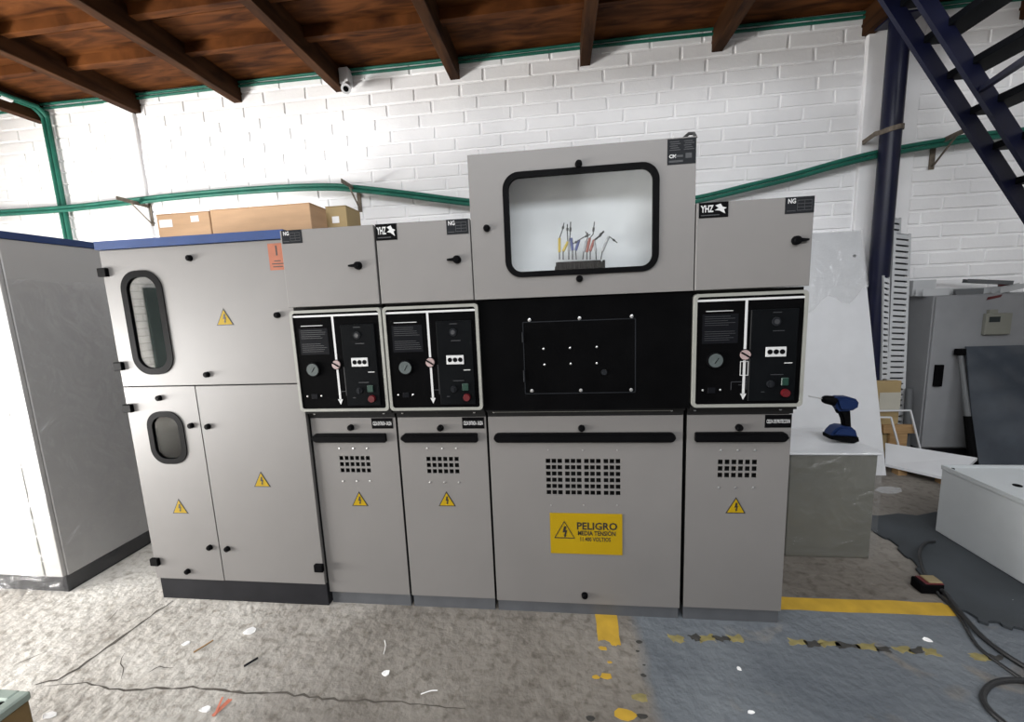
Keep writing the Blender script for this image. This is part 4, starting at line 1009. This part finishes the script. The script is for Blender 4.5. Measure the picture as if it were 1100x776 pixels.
# dark sheet and the black pole leaning on the old cabinet
a = onY(1042, 373, 3.52); f = onZ(1052, 497)
u = root('dark_sheet', (3.8, 3.4, 0), 'dark glossy sheet leaning against the old grey cabinet', 'sheet')
x0 = a.x; b = B(); zt = a.z
b.pts([(x0, 3.36, .0), (4.25, 3.36, .0), (4.25, 3.55, zt), (x0, 3.55, zt), (x0, 3.37, 0), (4.25, 3.37, 0), (4.25, 3.56, zt), (x0, 3.56, zt)], [(0, 1, 2, 3), (7, 6, 5, 4), (1, 0, 4, 5), (2, 1, 5, 6), (3, 2, 6, 7), (0, 3, 7, 4)])
add('sheet', b, SMOKE, u)
p1 = onY(1031, 379, 3.545); p0 = onZ(1049, 496); p0 = Vector((p0.x, 3.33, 0)); q0 = onY(1047, 486, 3.33); p0 = Vector((q0.x+.01, 3.33, .0))
u = root('black_pole', (p0.x, p0.y, 0), 'thin black pole with a square cap leaning against the old cabinet door', 'pole')
mid = p0.lerp(p1, .70)
add('pole_lower', B().tube([p0+Vector((0, 0, .001)), p0.lerp(p1, .45)], .030, 10, [.030, .024]), BLACK, u, True)
add('pole_upper', B().tube([p0.lerp(p1, .45), p1], .015, 10, [.020, .016]), PVCD, u, True)
add('pole_cap', B().box(p1.x-.028, p1.x+.028, p1.y-.025, p1.y+.02, p1.z-.02, p1.z+.03, .004), BLACK, u)
# white enclosure lying on the rubber mat
ex0, ex1, ey0, ey1, ez = 2.105, 2.95, 1.25, 2.43, .402; e0 = .013
u = root('white_enclosure', ((ex0+ex1)/2, (ey0+ey1)/2, e0), 'white sheet-metal enclosure lying on its back on the rubber mat', 'enclosure')
add('enclosure_body', B().box(ex0, ex1, ey0, ey1, e0, ez-.02, .004), ENCL, u)
b = B(); po = [(ex0+.0, ey0), (ex1, ey0), (ex1, ey1), (ex0, ey1)]
b.box(ex0-.003, ex1, ey0, ey1+.003, ez-.022, ez-.010, .002)
b.box(ex0-.003, ex0+.006, ey0, ey1+.003, ez-.010, ez+.003).box(ex0+.006, ex1, ey1-.006, ey1+.003, ez-.010, ez+.003)
ld = add('enclosure_lid', b, ENCL, u)
q = onZ(1093, 522, ez-.009); b = B(); b.cyl((q.x, q.y, ez-.012), (q.x, q.y, ez-.006), .017, n=16); add('lid_hole', b, BLACK, ld, True)
q = onZ(1014, 500, ez); b = B(); b.cyl((ex0+.03, ey1-.03, ez-.012), (ex0+.03, ey1-.03, ez-.004), .007, n=10); add('lid_screw', b, BLACK, ld, True)
# rubber mat: puzzle edge towards the camera
edge = [(938, 571), (952, 580), (965, 590), (976, 601), (985, 612), (993, 621), (1000, 630), (1010, 639), (1020, 648), (1034, 658), (1050, 668), (1062, 672), (1075, 672), (1088, 677), (1102, 680)]
E_ = [onZ(*p) for p in edge]; P = []
for i, (a, c) in enumerate(zip(E_, E_[1:])):
    n = Vector((-(c-a).y, (c-a).x, 0)).normalized()*.010*(1 if i % 2 else -1)
    P += [a+(c-a)*.0+n*.4, a+(c-a)*.15+n, a+(c-a)*.85+n, a+(c-a)*1+n*.4]
poly = [(p.x, p.y) for p in P]+[(2.3, 1.45), (3.2, 1.40), (3.2, 2.55)]+[(onZ(*p).x, onZ(*p).y) for p in ((1004, 552), (985, 556), (965, 553.5), (945, 556))]+[(1.80, 2.60), (1.74, 2.45)]
b = B(); b.prism(poly, .0005, .012, 'z'); tag(add('rubber_mat', b, RUBBER), 'black rubber puzzle mat on the floor under the white enclosure', 'mat')
# power connector and its cables
q = onZ(997, 636); u = root('power_socket', (q.x, q.y, 0), 'black multi-plug block with a yellow and red top on the floor by the mat', 'power socket')
b = B(); b.box(q.x-.045, q.x+.052, q.y-.02, q.y+.045, .0, .050, .006); add('socket_body', b, BLACK, u)
add('socket_top', B().box(q.x-.010, q.x+.048, q.y-.012, q.y+.040, .050, .058, .003), mat('socket_yellow', (.20, .155, .08), .5), u)
add('red_rim', B().box(q.x-.028, q.x+.050, q.y-.016, q.y+.043, .044, .0515, .002), RED, u)
def cable(pts, r, lab, z=None, cat='cable'):
    P = [onZ(x, y_, (r+.001) if zz is None else zz) for x, y_, zz in [(p+(None,))[:3] for p in pts]]
    tag(add('power_cable', B().tube(smooth(P, 5), r, 8), CABLE, None, True), lab, cat, 'black cables on the floor')
cable([(1004, 630, .03), (1014, 636, .024), (1025, 650, .022), (1040, 668, .018), (1056, 685), (1078, 702), (1110, 722)], .009, 'black cable running from the multi-plug block to the right edge')
cable([(1108, 732), (1085, 731), (1066, 735), (1056, 747), (1062, 762), (1085, 782)], .009, 'black cable looped on the grey floor at the lower right')
cable([(996, 622, .05), (990, 608, .045), (988, 594, .04), (994, 584, .025), (1004, 582, .022)], .007, 'black cable leaving the multi-plug block over the rubber mat')
cable([(1002, 628, .03), (1010, 641), (1020, 650), (1034, 668), (1050, 694), (1075, 714), (1110, 738)], .006, 'thinner black cable running beside the thick one to the right edge')
# ================================================================== LOOSE BITS
def scrap(px, py, wd, d_, lab, m=None, rz=0, name='paper_scrap', lift=.004):
    q = onZ(px, py); b = B(); n = 7; rr = random.Random(int(px*7+py)); ring = []
    for k in range(n):
        a = 2*math.pi*k/n; f = .6+.4*rr.random(); x, y_ = wd/2*f*math.cos(a), d_/2*f*math.sin(a)
        ring.append((q.x+x*math.cos(rz)-y_*math.sin(rz), q.y+x*math.sin(rz)+y_*math.cos(rz)))
    t = [(x, y_, .0015+lift*rr.random()) for x, y_ in ring]; bt = [(x, y_, .0005) for x, y_ in ring]
    b.pts(t+bt, [tuple(range(n)), tuple(range(2*n-1, n-1, -1))]+[(i, (i+1) % n, (i+1) % n+n, i+n)[::-1] for i in range(n)])
    tag(add(name, b, m or PAPER), lab, 'scrap')
scrap(269, 679, .062, .055, 'largest white paper scrap on the bare concrete in front of the blue-roofed cabinet')
scrap(200, 692, .035, .03, 'small white paper scrap beside the long floor crack')
scrap(414, 724, .034, .034, 'pinkish white paper scrap on the darker concrete', None, .7)
scrap(221, 763, .05, .03, 'white scrap next to the orange ribbon at the bottom edge')
scrap(53, 769, .06, .03, 'white scrap on the bright floor by the brown chest')
scrap(996, 688, .04, .025, 'white scrap on the grey painted floor near the black cable')
scrap(955, 527, .24, .13, 'white film scrap on the floor beyond the crate', FILM2, .3)
scrap(1084, 646, .03, .02, 'white crumb lying on the rubber mat', None, 0, 'paper_scrap', .014)
scrap(794, 719, .02, .02, 'tiny white crumb in the middle of the grey painted floor')
scrap(807, 766, .03, .015, 'small pale smear of paper at the bottom of the grey floor')
def twig(p, q, lab, m, r=.003):
    a, c = onZ(*p, r), onZ(*q, r); mid = a.lerp(c, .5)+Vector((.004, .006, 0)); tag(add('straw', B().tube(smooth([a, mid, c], 4), r, 6), m, None, True), lab, 'straw')
twig((208, 701), (229, 688), 'pale straw on the concrete near the small paper scrap', WOODL)
twig((262, 716), (277, 707), 'dark twig below the largest paper scrap', PLINTH, .004)
twig((452, 746), (470, 742), 'pale straw on the darker concrete', PAPER, .002)
twig((412, 703), (413, 688), 'thin pale thread above the pinkish scrap', PAPER, .0012)
q = onZ(228, 770)
b = B()
for k, (dx, dy) in enumerate(((.02, .055), (.035, .05), (.0, .05))): b.bar((q.x+.004*k, q.y, .002), (q.x+dx, q.y+dy, .012+.006*k), .008, .001, (1, 0, 0))
tag(add('orange_ribbon', b, mat('ribbon_orange', (.42, .12, .07), .5)), 'scrap of orange ribbon on the bright floor at the bottom edge', 'ribbon')
# brown chest with a metal-edged top, bottom left corner of the view
zt = .45; cq = onZ(33, 742, zt); kx, ky = cq.x, cq.y
u = root('brown_chest', (kx-.3, ky-.3, 0), 'brown chest with a grey metal-rimmed top in the bottom left corner', 'chest')
add('chest_body', B().box(kx-.6, kx-.004, ky-.6, ky-.004, 0, zt-.022, .004), BROWN, u)
b = B(); b.box(kx-.6, kx-.03, ky-.6, ky-.03, zt-.022, zt-.008); add('chest_top', b, WHITEP, u)
b = B(); b.box(kx-.032, kx, ky-.6, ky, zt-.024, zt, .004).box(kx-.6, kx-.032, ky-.028, ky, zt-.024, zt, .004); add('metal_rim', b, TOPMET, u)
b = B(); b.prism([(kx-.062, ky-.055), (kx-.034, ky-.030), (kx-.040, ky-.026), (kx-.075, ky-.045)], zt-.008, zt-.006, 'z'); add('dark_gusset', b, BLACK, u)
